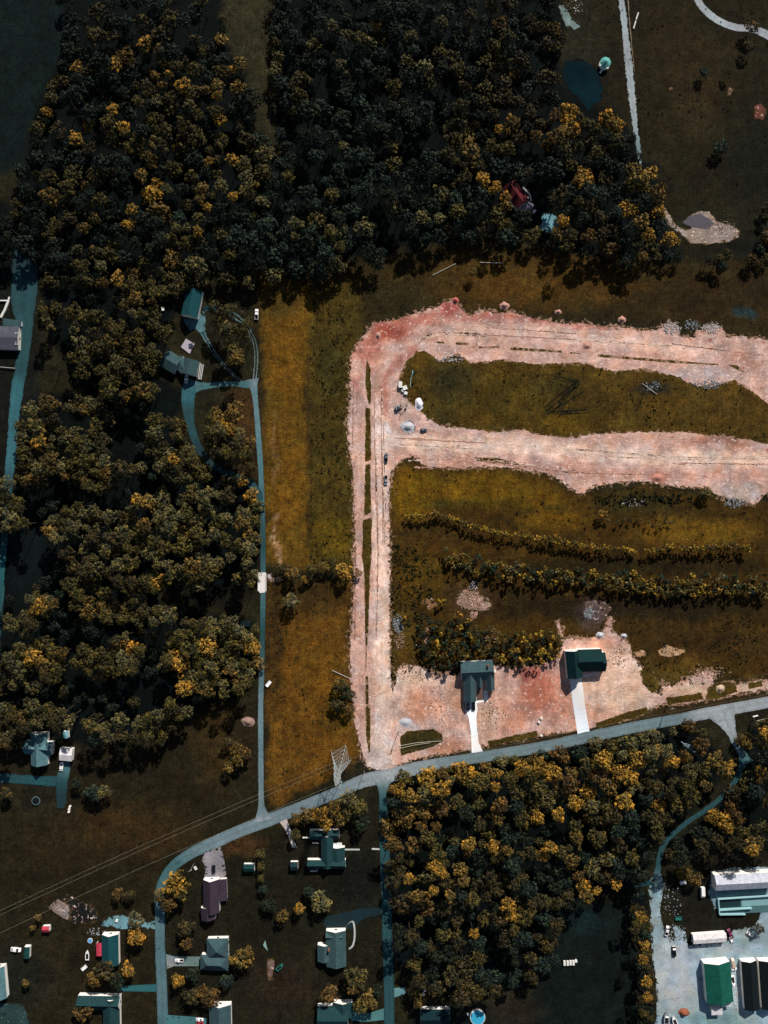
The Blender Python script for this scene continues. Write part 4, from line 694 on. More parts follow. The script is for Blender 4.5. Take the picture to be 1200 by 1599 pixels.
def vehicle(kind, name, cat, px, py, heading, paint, label, sc=1.0, group=None):
    x, y = P(px, py); t = empty(name, x, y, -R(heading), .05 if kind != 'x' else 0); t.scale = (sc, sc, sc); tag(t, label, cat, group)
    parts, wheel, lamps = vparts(kind)
    for nm, mb, mm in parts:
        key = (kind, nm, paint if mm == 'P' else mm)
        if key not in _vd:
            o = fix_normals(mb.build(nm, {'P': PAINTS[paint], 'G': CARGL, 'T': TYRE}[mm], t)); _vd[key] = o.data
        else: o = link(nm, _vd[key], t)
        if kind == 'x': o.hide_render = False
    if wheel:
        key = (kind, 'wheel')
        if key not in _vd: _vd[key] = wheel[0].mesh('wheel', TYRE)
        for (wx, wy) in wheel[1]: o = link('wheel', _vd[key], t); o.location = (wx, wy, 0)
    if lamps:
        if (kind, 'lamp') not in _vd: _vd[(kind, 'lamp')] = MB().box(0, 0, -.08, .3, .14, .16).mesh('headlight', LAMP)
        for sx in (-1, 1): o = link('headlight', _vd[(kind, 'lamp')], t); o.location = (sx * lamps[1] * .82, lamps[0], lamps[2])
    return t
for a in [('car', 'parked_car', 'car', 730.8, 1102.5, 0, 'grey', 'dark grey car on the white drive, left of the black one', .93), ('car', 'parked_car', 'car', 739.8, 1102, 0, 'black', 'black car on the white drive in front of the porch house', .95),
          ('car', 'parked_car', 'car', 291.5, 592, 8, 'white', 'white car outside the teal three-winged house in the wooded loop', .95), ('pickup', 'parked_pickup', 'pickup', 401.3, 491, 2, 'white', 'white pickup alone on the grass by the wooded loop', .95),
          ('car', 'parked_car', 'car', 96.8, 1196.5, 5, 'white', 'white car in front of the white roofed garage', 1.0), ('car', 'parked_car', 'car', 26, 1482, 95, 'white', 'white car alone on the dark lawn beside a dark shed', 1.15),
          ('pickup', 'parked_pickup', 'pickup', 280.5, 1499, 270, 'white', 'white pickup on the drive of the hip roofed house', .8), ('car', 'parked_car', 'car', 312.5, 1591.5, 90, 'white', 'white car on the drive at the bottom edge', .85), ('car', 'parked_car', 'car', 313, 1597.5, 90, 'red', 'dark red car just below the white car at the bottom edge', .8),
          ('car', 'parked_car', 'car', 334, 1357, 0, 'black', 'black car on the gravel drive above the maroon roofed house', 1.0),
          ('pickup', 'parked_pickup', 'pickup', 603.4, 714.5, 0, 'grey', 'grey pickup on the dirt road just below the junction', .85), ('pickup', 'parked_pickup', 'pickup', 603, 750, 180, 'silver', 'silver pickup further down the north-south dirt road', .85),
          ('car', 'parked_car', 'car', 662, 671.5, 90, 'grey', 'grey car beside the pale gravel heap on the middle dirt road', .8), ('digger', 'excavator', 'digger', 623, 636, 75, 'silver', 'pale excavator working beside the island of grass', 1.0),
          ('pickup', 'parked_pickup', 'pickup', 1041.5, 1452.5, 10, 'white', 'white pickup on the dark grass at the yard entrance', .9), ('pickup', 'parked_pickup', 'pickup', 1052.5, 1484, 355, 'black', 'black pickup driving in the middle of the gravel yard', .95),
          ('van', 'parked_van', 'van', 1096.5, 1392.5, 178, 'white', 'long white van parked on grass left of the block walls', 1.0), ('pickup', 'parked_pickup', 'pickup', 1092.5, 1372.5, 0, 'white', 'white truck with dark bed at the top of the grass lot', .7),
          ('trailer', 'flat_trailer', 'trailer', 1067, 1377.5, 80, 'white', 'white flat trailer left of the truck with dark bed', .9), ('trailer', 'flat_trailer', 'trailer', 1059, 1433.5, 270, 'green', 'small teal trailer beside the yard entrance', .9),
          ('car', 'parked_car', 'car', 1171, 1458, 120, 'white', 'white car at the upper right of the gravel yard', .85), ('car', 'parked_car', 'car', 1096.5, 1528, 90, 'silver', 'silver car against the left wall of the green workshop', .8),
          ('pickup', 'parked_pickup', 'pickup', 1140, 1457, 335, 'purple', 'purple pickup at the east end of the white mobile home', .9), ('trailer', 'flat_trailer', 'trailer', 1142.5, 1467, 155, 'white', 'white trailer below the purple pickup', .8),
          ('van', 'parked_van', 'van', 1144, 1502, 350, 'beige', 'beige van right of the green workshop end wall', .8), ('car', 'parked_car', 'car', 1144.5, 1512, 90, 'white', 'white car below the beige van beside the green workshop', .85),
          ('boat', 'parked_boat', 'boat', 1040, 1588, 0, 'silver', 'silver boat under the trees at the bottom of the yard', 1.3), ('boat', 'parked_boat', 'boat', 1053, 1593, 340, 'white', 'white boat beside the brown heap at the bottom of the yard', 1.1), ('boat', 'parked_boat', 'boat', 1144, 1530, 170, 'white', 'white boat between the green workshop and the black shed', 1.0),
          ('boat', 'parked_boat', 'boat', 137.5, 1490.5, 0, 'white', 'slim white boat left of the red canopy', .95), ('trailer', 'flat_trailer', 'trailer', 131.5, 1511, 230, 'white', 'white trailer tilted on the lawn below the slim boat', .9),
          ('trailer', 'flat_trailer', 'trailer', 420, 1067, 40, 'white', 'white trailer on the meadow beside the country lane', .9), ('boat', 'parked_boat', 'boat', 437.5, 1509, 45, 'green', 'green covered boat beside the brown garden bed', .9),
          ('trailer', 'flat_trailer', 'trailer', 458, 1580 - 640, 130, 'silver', 'grey trailer beside the lone bare tree on the meadow', .6)]:
    vehicle(*a[:8], sc=a[8])

# ------------------------------------------------------------------ site equipment, yards, small things
def container(px, py, w, d, h, ang, m, name, label, cat):
    x, y = P(px, py); t = empty(name, x, y, R(ang)); tag(t, label, cat)
    MB().box(0, 0, .1, w, d, h).build('shell', m, t); MB().box(0, 0, h + .1, w + .12, d + .12, .08).build('lid', TRIM, t); MB().box(0, -d / 2 - .03, .15, w * .6, .05, h * .8).build('door', GREYM, t)
    return t
container(625.5, 601, 1.7, 3.0, 1.6, -3, WHITE, 'site_container', 'white upright container at the corner of the works', 'container')
container(629.5, 610, 1.2, 1.3, .9, 40, WHITE, 'site_container', 'small white crate below the white upright container', 'crate')
container(632.5, 606, 2.2, 2.0, 1.3, 20, flat('teal_tarp', C(60, 130, 122)), 'fuel_tank', 'teal tank beside the white upright container', 'tank')
container(634, 614, 1.4, 1.6, 1.0, 65, flat('green_box', C(70, 150, 120)), 'tool_chest', 'green chest below the teal tank', 'chest')
o = MB().bar((0, 0, .15), (.3, 4.4, .2), .16, 8).bar((.3, 4.4, .2), (1.3, 6.6, .3), .14, 8).bar((1.3, 6.6, .3), (1.1, 8.2, .3), .3, 8).build('pipe_length', flat('pale_teal', C(130, 180, 175)))
o.location = (*P(641, 603.5), 0); tag(o, 'pale teal pipe lying in the weeds beside the site tanks', 'pipe')
def heap(name, px, py, rx, ry, h, m, label, cat, seed=1, kind=None):
    n, k = 26, 7; vs = [(0, 0, h)]; fs = []
    for j in range(1, k + 1):
        for i in range(n):
            a = 2 * math.pi * i / n; t = j / k
            q = 1 + .28 * nz(math.cos(a) * 3, math.sin(a) * 3, .5, seed)
            z = h * (math.cos(t * math.pi) * .5 + .5) * (1 + .2 * nz(math.cos(a) * t * 9, math.sin(a) * t * 9, .5, seed + 3)) - .02
            vs.append((rx * t * math.cos(a) * q, ry * t * math.sin(a) * q, z))
    fs += [(0, 1 + i, 1 + (i + 1) % n) for i in range(n)]
    for j in range(k - 1): fs += [(1 + j * n + i, 1 + (j + 1) * n + i, 1 + (j + 1) * n + (i + 1) % n, 1 + j * n + (i + 1) % n) for i in range(n)]
    o = fix_normals(MB().add(vs, fs).build(name, m)); o.location = (*P(px, py), .03)
    for p in o.data.polygons: p.use_smooth = True
    return tag(o, label, cat)
HG = mat('pale_grey_stone', color=C(184, 184, 192), rough=.9, lo=.75, hi=1.15, bump=.2, bscale=2)
HR = mat('red_clay', color=C(176, 92, 82), rough=.95, lo=.75, hi=1.2, bump=.2); HP = mat('pink_clay', color=C(180, 136, 122), rough=.95, lo=.75, hi=1.2, bump=.2)
heap('gravel_heap', 655, 630.5, 2.3, 3.6, 1.5, flat('white_cover', C(222, 222, 232)), 'white covered heap on the grass island edge', 'heap', 4)
heap('gravel_heap', 638, 666, 3.6, 2.7, 1.4, HG, 'pale grey gravel heap at the mouth of the middle dirt road', 'heap', 2)
heap('gravel_heap', 634, 1128, 3.4, 2.7, .7, HG, 'low pale gravel heap on the corner building plot', 'heap', 5)
heap('dirt_heap', 712, 469, 1.8, 1.6, 1.4, HR, 'red clay heap at the upper corner of the works', 'heap', 6); heap('dirt_heap', 788, 477, 2.6, 2.0, 1.4, HP, 'pink clay heap above the upper dirt road', 'heap', 7)
heap('dirt_heap', 872, 487, 1.8, 1.3, 1.0, HP, 'small pink heap beside the upper dirt road fringe', 'heap', 8); heap('dirt_heap', 972, 499, 2.0, 1.8, 1.1, HP, 'pink heap on a spur of the upper dirt road', 'heap', 9)
heap('dirt_heap', 917, 540, 2.4, 2.3, .9, HP, 'round pinkish mound lying on the upper dirt road', 'heap', 10); heap('dirt_heap', 1028, 746, 4.0, 2.4, .9, mat('brown_clay', color=C(180, 124, 108), lo=.75, hi=1.2, bump=.2), 'brown clay heap on the edge of the middle dirt road', 'heap', 11)
heap('dirt_heap', 591, 524, 1.4, 2.0, 1.0, HP, 'small pale heap on the red corner of the works', 'heap', 12)
heap('dirt_heap', 1068, 1581, 3.0, 2.4, 2.2, mat('rusty_mulch', color=C(140, 82, 58), lo=.6, hi=1.3, bump=.3), 'rust brown heap beside the boats in the yard', 'heap', 13)
heap('dirt_heap', 388, 1127, 3.6, 2.6, 1.2, mat('mauve_rubble', color=C(150, 122, 112), lo=.6, hi=1.3, bump=.3), 'pale brown heap beside the country lane meadow', 'heap', 14)
heap('gravel_heap', 937, 992, 2.0, 1.7, 1.2, HG, 'round white heap behind the dark green roofed house', 'heap', 15); heap('gravel_heap', 975, 993, 1.6, 1.2, .9, HG, 'small white heap right of the round white heap', 'heap', 16)
heap('dirt_heap', 1125, 1075, 2.4, 2.1, 1.2, mat('tan_clay', color=C(190, 165, 140), lo=.75, hi=1.2, bump=.2), 'round tan heap beside the ditch on the right', 'heap', 17)
def rubble(px, py, rx, ry, n, m, label, seed, smax=.55, name='rubble_pile', cat='rubble'):
    rg = random.Random(seed); mb = MB()
    for _ in range(n):
        a, q = rg.uniform(0, 6.28), math.sqrt(rg.random()) * rg.uniform(.6, 1.1); s_ = rg.uniform(.15, smax)
        x, y = rx * q * math.cos(a), ry * q * math.sin(a)
        v0 = len(mb.v); mb.box(x, y, -.05, s_ * rg.uniform(.7, 1.5), s_, s_ * rg.uniform(.4, .9) + .05, rg.uniform(0, 3.1), taper=rg.uniform(.5, .9))
        for i in range(v0, len(mb.v)): v = mb.v[i]; mb.v[i] = (v[0] + rg.uniform(-.1, .1) * s_, v[1] + rg.uniform(-.1, .1) * s_, v[2] + .03)
    o = mb.build(name, m); o.location = (*P(px, py), 0.02); return tag(o, label, cat, kind='stuff')
RW = mat('white_rock', color=C(190, 184, 182), lo=.7, hi=1.15); RB = mat('blue_rock', color=C(138, 146, 150), lo=.7, hi=1.2); RT = mat('tan_rock', color=C(158, 132, 114), lo=.7, hi=1.2)
for i, a in enumerate([(1050, 512, 5, 3.4, 260, RW, 'white rubble spread above the upper dirt road'), (1112, 513, 6, 3.2, 240, RW, 'pale rubble spread right of the first white rubble'), (1080, 507, 5, 3, 110, RB, 'bluish rubble between two white rubble spreads'), (622, 975, 3.2, 5, 220, RB, 'blue-grey rubble beside the dirt road by the grove'),
          (624, 1000, 3, 6, 90, RT, 'tan stones strewn between road and grove'), (733, 935, 7, 5.5, 240, RT, 'tan rubble scatter on the cleared patch among shrubs'), (740, 915, 3, 3, 60, RW, 'white stones at the top of the cleared patch'), (920, 958, 2.6, 3, 160, RB, 'pale blue rubble on the mauve clearing'),
          (1108, 600, 8, 2.6, 180, RB, 'grey rubble along the upper dirt road underside'), (705, 560, 8, 2.2, 130, RW, 'pale rubble below the upper dirt road bend'), (1020, 603, 5, 3, 60, RB, 'grey debris on the grass island'), (430, 905, 3.6, 1.6, 110, RT, 'brown stones spilling east of the white bridge'), (421, 900, 1.2, 1.6, 60, RW, 'white stones against the white bridge'),
          (1150, 785, 8, 3, 150, RB, 'pale rubble at the lower right end of the middle dirt road'), (990, 785, 7, 2.4, 60, RW, 'pale stones on the dark slope below the middle dirt road'), (965, 1025, 6, 7, 120, RT, 'small stones around the dark green roofed house'), (1110, 1050, 12, 4, 120, RT, 'stones on the ditch bank at the right'),
          (818, 265, 8, 5, 70, RB, 'grey debris in the clearing above the red barn'), (895, 10, 6, 4, 40, RW, 'pale debris at the top edge clearing'), (1125, 355, 9, 4, 120, RT, 'pale rocks round the grey silt pit'), (150, 1455, 5, 3, 40, RB, 'scattered scrap above the red canopy'), (1048, 1405, 6, 10, 60, RB, 'scattered scrap on the yard grass'), (1055, 1458, 6, 5, 90, RB, 'grey scrap pile beside the yard entrance pickup'),
          (660, 1052, 14, 4, 160, RT, 'stones along the top of the corner plot'), (1150, 1553, 2, 9, 70, RW, 'white scrap strip beside the black shed'), (690, 1100, 8, 12, 90, RT, 'stones strewn left of the white drive'), (770, 1110, 8, 10, 90, RT, 'stones strewn right of the white drive')]):
    rubble(*a, seed=i + 20)
# bridge
g = empty('road_bridge', *P(410, 910)); tag(g, 'short white concrete bridge carrying the country lane over the creek', 'bridge'); ox, oy = g.location.x, g.location.y
slab(g, 'deck', [(404, 894), (415.5, 894), (416, 925), (406, 926), (403.5, 920), (403.5, 900)], .05, .34, flat('bridge_concrete', C(226, 220, 218)), ox, oy, 0)
for x in (403.2, 415.2): slab(g, 'parapet', [(x, 896), (x + 1.2, 896), (x + 1.2, 923), (x, 923)], .34, .95, TRIM, ox, oy, 0)
# pool, trampolines
g = empty('round_pool', *P(746, 1587.5)); tag(g, 'round above-ground pool of bright blue water at the bottom edge', 'pool')
MB().cyl(0, 0, 0, 3.9, 1.1, 32).build('pool_wall', TRIM, g); MB().cyl(0, 0, 1.1, 3.65, .03, 32).build('water', mat('pool_water', color=C(60, 165, 200), rough=.2, lo=.8, hi=1.2), g)
MB().box(-5.0, 1.4, 0, 1.0, 1.0, 1.2).build('step_ladder', TRIM, g)
for x, y, r, lb in ((57, 1250, 2.2, 'dark round trampoline with pale rim below the lane'), (141, 1469, 1.3, 'tiny bright blue paddling pool beside the red canopy')):
    g = empty('trampoline' if r > 2 else 'paddling_pool', *P(x, y)); tag(g, lb, 'trampoline' if r > 2 else 'paddling pool')
    MB().cyl(0, 0, .75 if r > 2 else 0, r, .08 if r > 2 else .3, 20).build('rim', flat('rim_grey', C(90, 120, 120)) if r > 2 else TRIM, g); MB().cyl(0, 0, .83 if r > 2 else .3, r * .86, .03, 20).build('mat' if r > 2 else 'water', flat('tramp_mat', C(8, 14, 18)) if r > 2 else flat('paddling', C(90, 160, 215)), g)
    if r > 2:
        for k in range(4): MB().cyl(r * .95 * math.cos(k * 1.57), r * .95 * math.sin(k * 1.57), 0, .05, .75, 6).build('leg', GREYM, g)
# beehives, bins, garden furniture
hv = None
for i, (x, y) in enumerate(((881.5, 1503), (886.5, 1503), (891, 1502.5), (895.5, 1502.5), (899.5, 1500))):
    g = empty('beehive', *P(x, y)); tag(g, 'small white beehive in a short row on the dark lower meadow', 'beehive', 'beehives in a row on the dark meadow')
    MB().box(0, 0, .2, 1.0, 2.2 if i < 4 else 1.0, .9).build('hive_box', WHITE, g); MB().box(0, 0, 1.1, 1.1, 2.3 if i < 4 else 1.1, .08).build('lid', TRIM, g); MB().box(0, 0, 0, .8, 1.6, .2).build('stand', GREYM, g)
for (x, y), lb in zip(((110, 1259), (109, 1263), (108.4, 1267), (663.5, 1545.5), (661.5, 1552), (183, 1437), (845.5, 1121), (842, 1127), (845.5, 1148)), ('topmost of three white drums below the lane', 'middle of three white drums below the lane', 'lowest of three white drums below the lane',
        'upper white drum right of the side road', 'lower white drum right of the side road', 'white drum on the pale yard above the dark teal house', 'upper white drum left of the straight pale drive', 'second white drum left of the straight pale drive', 'white drum at the mouth of the straight pale drive')):
    o = MB().cyl(0, 0, 0, .55, .95, 14).cyl(0, 0, .95, .6, .07, 14).build('white_drum', WHITE); o.location = (*P(x, y), .02); tag(o, lb, 'drum')
for x, y, a, lb in ((255, 482.5, 12, 'white slatted table in the dark clearing left of the barn'), (306, 1355, 30, 'white bench on the lawn beside the gravel drive')):
    g = empty('garden_table', *P(x, y), R(a)); tag(g, lb, 'table'); MB().box(0, 0, .7, 1.3, 1.9, .08).build('table_top', TRIM, g)
    for sx in (-1, 1):
        for sy in (-1, 1): MB().box(sx * .5, sy * .8, 0, .1, .1, .7).build('leg', TRIM, g)
o = MB().add([(0, 3, .5), (1.3, -2.6, .3), (-1.1, .3, .35), (0, 3, .35), (1.3, -2.6, .15), (-1.1, .3, .2)], [(0, 1, 2), (5, 4, 3), (0, 3, 4, 1), (1, 4, 5, 2), (2, 5, 3, 0)]).build('tarpaulin', flat('tarp', C(130, 165, 160))); o.location = (*P(414.5, 1477), 0); tag(o, 'pale triangular tarpaulin on the lawn', 'tarpaulin')
# roadside ditch pipes at the plot corner, logs, fence
def rail(name, pts, r, m, label, cat, z=.2):
    mb = MB(); q = [P(*p) for p in pts]
    for a, b in zip(q[:-1], q[1:]): mb.bar((*a, z), (*b, z), r, 6)
    return tag(mb.build(name, m), label, cat)
PALEW = flat('pale_pipe', C(170, 168, 150)); LOG = flat('bleached_wood', C(150, 140, 130))
rail('drain_pipe', [(623, 1165), (650, 1160), (690, 1157)], .14, PALEW, 'long pale pipe lower across the corner ditch', 'pipe'); rail('drain_pipe', [(624, 1169), (650, 1163), (672, 1160)], .12, PALEW, 'second pale pipe beside the long one in the corner ditch', 'pipe')
rail('water_rail', [(1176, 1119.5), (1184, 1117.5)], .4, TRIM, 'short white culvert end right of the forked drive', 'culvert'); rail('drain_pipe', [(1181, 1126), (1203, 1121)], .16, PALEW, 'pale pipe in the grass right of the forked drive', 'pipe')
rail('log_beam', [(-8, 470), (14, 470), (15.5, 464)], .5, TRIM, 'white beam crossing the dark yard at the left edge', 'beam', .6); rail('log_beam', [(14, 470), (8, 485), (2, 496)], .7, TRIM, 'wide white ramp slanting to the mauve roofed house', 'ramp', .5)
rail('farm_gate', [(-5, 573), (25, 575.5)], .25, GREYM, 'grey gate bar across the grass beside the west road', 'gate', .8)
for i, pp in enumerate((((997, 20), (993.5, 31)), ((993, 33), (989.5, 45)))): rail('white_rail', pp, .35, TRIM, ('upper' if i == 0 else 'lower') + ' white rail beside the north road', 'rail', .4)
for i, pp in enumerate((((649, 1006), (657, 1012)), ((519, 1047), (545, 1059)), ((750, 410), (785, 411)), ((676, 430), (712, 412)), ((1003, 599), (1026, 616)))):
    rail('fallen_log', pp, .28, LOG, ('short bleached log among the grove saplings', 'long bleached log on the meadow left of the dirt road', 'thin log in the pasture below the north wood', 'slanting log in the pasture below the north wood', 'bleached log on the grass island')[i], 'log', .25)
# garden fence of the lane house, yard light poles
# ------------------------------------------------------------------ lattice tower and power lines
STEEL = flat('galvanised_steel', C(158, 164, 164), .5, metal=0.0)
bx, by = P(533, 1179.5)
T = empty('lattice_tower', bx, by, R(20)); tag(T, 'tall pale lattice power tower beside the road junction', 'power tower')
def ring(z, hw): return [Vector((sx * hw, sy * hw, z)) for sx, sy in ((-1, -1), (1, -1), (1, 1), (-1, 1))]
def seg(mb, r0, r1, rb=.06):
    for k in range(4):
        mb.bar(r0[k], r1[k], .12); mb.bar(r0[k], r1[(k + 1) % 4], rb); mb.bar(r1[k], r0[(k + 1) % 4], rb); mb.bar(r1[k], r1[(k + 1) % 4], rb)
lev = [(0, 4.0), (5, 3.5), (10, 3.0), (14.5, 2.5), (18.5, 2.05), (22, 1.6), (25, 1.2), (28, 1.05), (31, 1.0), (34, .9), (37, .8), (40, .7), (43, .45), (46, .08)]
legs, body = MB(), MB()
for (z0, w0), (z1, w1) in zip(lev[:-1], lev[1:]): seg(body if z0 >= 22 else legs, ring(z0, w0), ring(z1, w1))
legs.build('tower_legs', STEEL, T); body.build('tower_mast', STEEL, T)
INS = flat('insulator', C(150, 200, 205), .3); tips = []
for z, L_ in ((29, 5.0), (34.5, 4.4), (40, 3.4)):
    for sx in (-1, 1):
        am = MB(); tip = Vector((0, sx * L_, z))
        for q in (-.8, .8): am.bar((q, sx * .8, z - .6), tip, .11); am.bar((q, sx * .8, z + 1.0), tip, .11)
        for k in range(1, 4): am.bar((0, sx * (.8 + (L_ - .8) * k / 4), z + 1.0 * (1 - k / 4)), (.5 * (1 - k / 4), sx * (.8 + (L_ - .8) * k / 4), z - .6 * (1 - k / 4)), .06)
        a_ = am.build('cross_arm', STEEL, T)
        im = MB()
        for k in range(7): im.cyl(tip.x, tip.y, z - .35 - k * .28, .2, .12, 10)
        im.build('insulator', INS, a_); tips.append((sx, z - 2.2, L_))
CAB = flat('cable_metal', C(150, 150, 130), .5)
rot = R(20)
names = {(-1, 29): 'lowest southern', (1, 29): 'lowest northern', (1, 34.5): 'middle northern', (-1, 34.5): 'middle southern', (1, 40): 'upper northern', (-1, 40): 'upper southern'}
for (sx, zz, L_), z in zip(tips, (29, 29, 34.5, 34.5, 40, 40)):
    if z == 40 or (z == 34.5 and sx == -1): continue
    tx, ty = bx - math.sin(rot) * sx * L_, by + math.cos(rot) * sx * L_
    mb = MB(); ca, sa = math.cos(R(22)), math.sin(R(22))
    for sgn in (-1, 1):
        span = 260 if sgn < 0 else 300; pv = None; al = R(24.5) if sgn < 0 else R(11); ca, sa = math.cos(al), math.sin(al)
        for k in range(25):
            u = k / 24; p = (tx + sgn * ca * span * u, ty + sgn * sa * span * u, zz - 34 * u * (1 - u))
            if pv: mb.bar(pv, p, .032, 3)
            pv = p
    tag(mb.build('power_cable', CAB), f'{names[(sx, z)]} power cable slung from the lattice tower', 'cable')
def pole(px, py, label, ang=0):
    t = empty('utility_pole', *P(px, py), R(ang)); tag(t, label, 'utility pole'); MB().cyl(0, 0, 0, .17, 9, 8, r2=.12).build('pole', flat('pole_wood', C(120, 110, 100)), t); MB().box(0, 0, 8.3, 2.2, .14, .14).build('crossarm', LOG, t)
    MB().cyl(.3, 0, 7, .25, .8, 8).build('transformer', GREYM, t); return t
pole(622.5, 1142, 'utility pole at the corner of the dirt road and main road', 10); pole(1042, 1101, 'utility pole beside the ditch on the right of the main road', 12); pole(569, 1204, 'utility pole between the lattice tower and the dirt road', 15); pole(303, 1349, 'utility pole on the inner side of the road bend', 20)
# bare fallen tree
g = MB(); rg = random.Random(5)
for i in range(9):
    a = (rg.uniform(-.6, .6), rg.uniform(-.5, .5), .4); b = (4 + rg.uniform(0, 3.5), -3.2 + rg.uniform(-2.4, 2.4), rg.uniform(.4, 2)); g.bar(a, b, .16, 5, r2=.05)
g.bar((-1.5, 1.2, .5), (5, -3.5, 1), .3, 6, r2=.12); o = g.build('dead_tree', flat('grey_bark', C(120, 140, 150))); o.location = (*P(1066, 1160), 2); tag(o, 'grey leafless fallen tree in the wood below the main road', 'dead tree')
# ------------------------------------------------------------------ trees
BARK = flat('bark', C(60, 50, 42), .9)
def leafmat(key, attr):
    m = bpy.data.materials.new(key); m.use_nodes = True; n = m.node_tree.nodes; L = m.node_tree.links; b = n['Principled BSDF']
    b.inputs['Roughness'].default_value = .7; b.inputs['Specular IOR Level'].default_value = .15
    v = n.new('ShaderNodeAttribute'); v.attribute_name = 'leafvar'
    if attr: c = n.new('ShaderNodeAttribute'); c.attribute_name = 'tint'; cs = c.outputs['Color']
    else: c = n.new('ShaderNodeObjectInfo'); cs = c.outputs['Color']
    mx = n.new('ShaderNodeMix'); mx.data_type = 'RGBA'; mx.blend_type = 'MULTIPLY'; mx.inputs[0].default_value = 1
    L.new(cs, mx.inputs[6]); L.new(v.outputs['Color'], mx.inputs[7]); L.new(mx.outputs[2], b.inputs['Base Color'])
    return m
LEAF_O, LEAF_A = leafmat('foliage', False), leafmat('woodland_foliage', True)
def crown_arrays(seed, nclump=26, nleaf=22, lsize=.085, squash=.85, low=.0):
    r = np.random.RandomState(seed); V, Cc = [], []
    lobes = r.rand(4) * 6.28
    cl = []
    tries = 0
    while len(cl) < nclump and tries < 4000:
        tries += 1
        a = r.rand() * 6.28; zz = r.rand() ** .8; rad = math.sqrt(max(0, 1 - zz * zz)) * (.86 + .24 * math.sin(a + lobes[2]) * math.sin(2 * a + lobes[0]) + .10 * math.sin(5 * a + lobes[1])) * (.5 + .5 * r.rand() ** .5)
        p = np.array([rad * .82 * math.cos(a), rad * .82 * math.sin(a), zz * squash * (.75 + .25 * r.rand())])
        if all(np.linalg.norm(p - q) > .25 * (1 - tries / 8000) for q in cl): cl.append(p)
    for p in cl:
        cr = .12 + .12 * r.rand(); tone = .42 + 1.0 * r.rand() ** 1.3; hue = np.clip((tone - .42) * .7 + .5 * r.rand(), 0, 1)
        n = int(nleaf * (cr / .18) ** 1.5) + 4
        d = r.normal(size=(n, 3)); d[:, 2] = np.abs(d[:, 2]) * 1.0 - .25; d /= np.linalg.norm(d, axis=1)[:, None]
        c = p + d * cr * (.75 + .35 * r.rand(n, 1)) * np.array([1, 1, .8])
        nn = d + r.normal(size=(n, 3)) * .3; nn /= np.linalg.norm(nn, axis=1)[:, None]
        ref = r.normal(size=(n, 3)); u = np.cross(nn, ref); u /= np.linalg.norm(u, axis=1)[:, None]; w = np.cross(nn, u)
        s = lsize * (.6 + .8 * r.rand(n, 1)); s2 = s * (.5 + .5 * r.rand(n, 1))
        V.append(np.stack([c - u * s, c - w * s2, c + u * s, c + w * s2], 1).reshape(-1, 3))
        t = (tone * (.74 + .5 * r.rand(n)))[:, None] * np.array([1 + .5 * (hue - .5), 1 + .08 * (hue - .5), 1 - .7 * (hue - .5)])
        Cc.append(np.repeat(t, 4, axis=0))
    V = np.concatenate(V); V[:, 2] -= V[:, 2].min() * .5; return V, np.concatenate(Cc)
CROWNS = [crown_arrays(s, 38, 15, .078) for s in range(8)] + [crown_arrays(40 + s, 26, 16, .09, 1.0) for s in range(6)]
BUSH = [crown_arrays(80 + s, 9, 20, .15, .9) for s in range(4)]
def quads(n): return np.arange(n * 4, dtype=np.int32).reshape(-1, 4)
def crown_mesh(name, V, Cc):
    me = np_mesh(name, V, quads(len(V) // 4), LEAF_O)
    a = me.attributes.new('leafvar', 'FLOAT_COLOR', 'POINT'); d = np.ones((len(V), 4), np.float32); d[:, :3] = Cc; a.data.foreach_set('color', d.ravel()); return me
CM = [crown_mesh('crown', *c) for c in CROWNS]; BMs = [crown_mesh('crown', *c) for c in BUSH]
def trunk_mb(seed):
    rg = random.Random(seed); m = MB(); p = Vector((0, 0, -.3)); 
    for k in range(3):
        q = Vector((rg.uniform(-.25, .25), rg.uniform(-.25, .25), [3.5, 7, 11][k])); m.bar(p, q, [.32, .25, .18][k], 7, r2=[.25, .18, .08][k])
        if k:
            for j in range(3):
                a = rg.uniform(0, 6.28); m.bar(q, q + Vector((2.2 * math.cos(a), 2.2 * math.sin(a), 2.2)), .12, 5, r2=.04)
        p = q
    return m
TM = [trunk_mb(i).mesh('trunk', BARK) for i in range(3)]
TONES = {'dark': C(32, 44, 32), 'olive': C(82, 76, 40), 'grey': C(40, 56, 48), 'brown': C(68, 62, 38), 'amber': C(106, 88, 45), 'gold': C(146, 114, 48), 'lime': C(134, 112, 40), 'sage': C(98, 94, 62), 'bronze': C(96, 76, 42)}
RG = random.Random(11)
def in_poly(x, y, p):
    c = False; n = len(p)
    for i in range(n):
        x1, y1 = p[i]; x2, y2 = p[(i + 1) % n]
        if (y1 > y) != (y2 > y) and x < (x2 - x1) * (y - y1) / (y2 - y1) + x1: c = not c
    return c
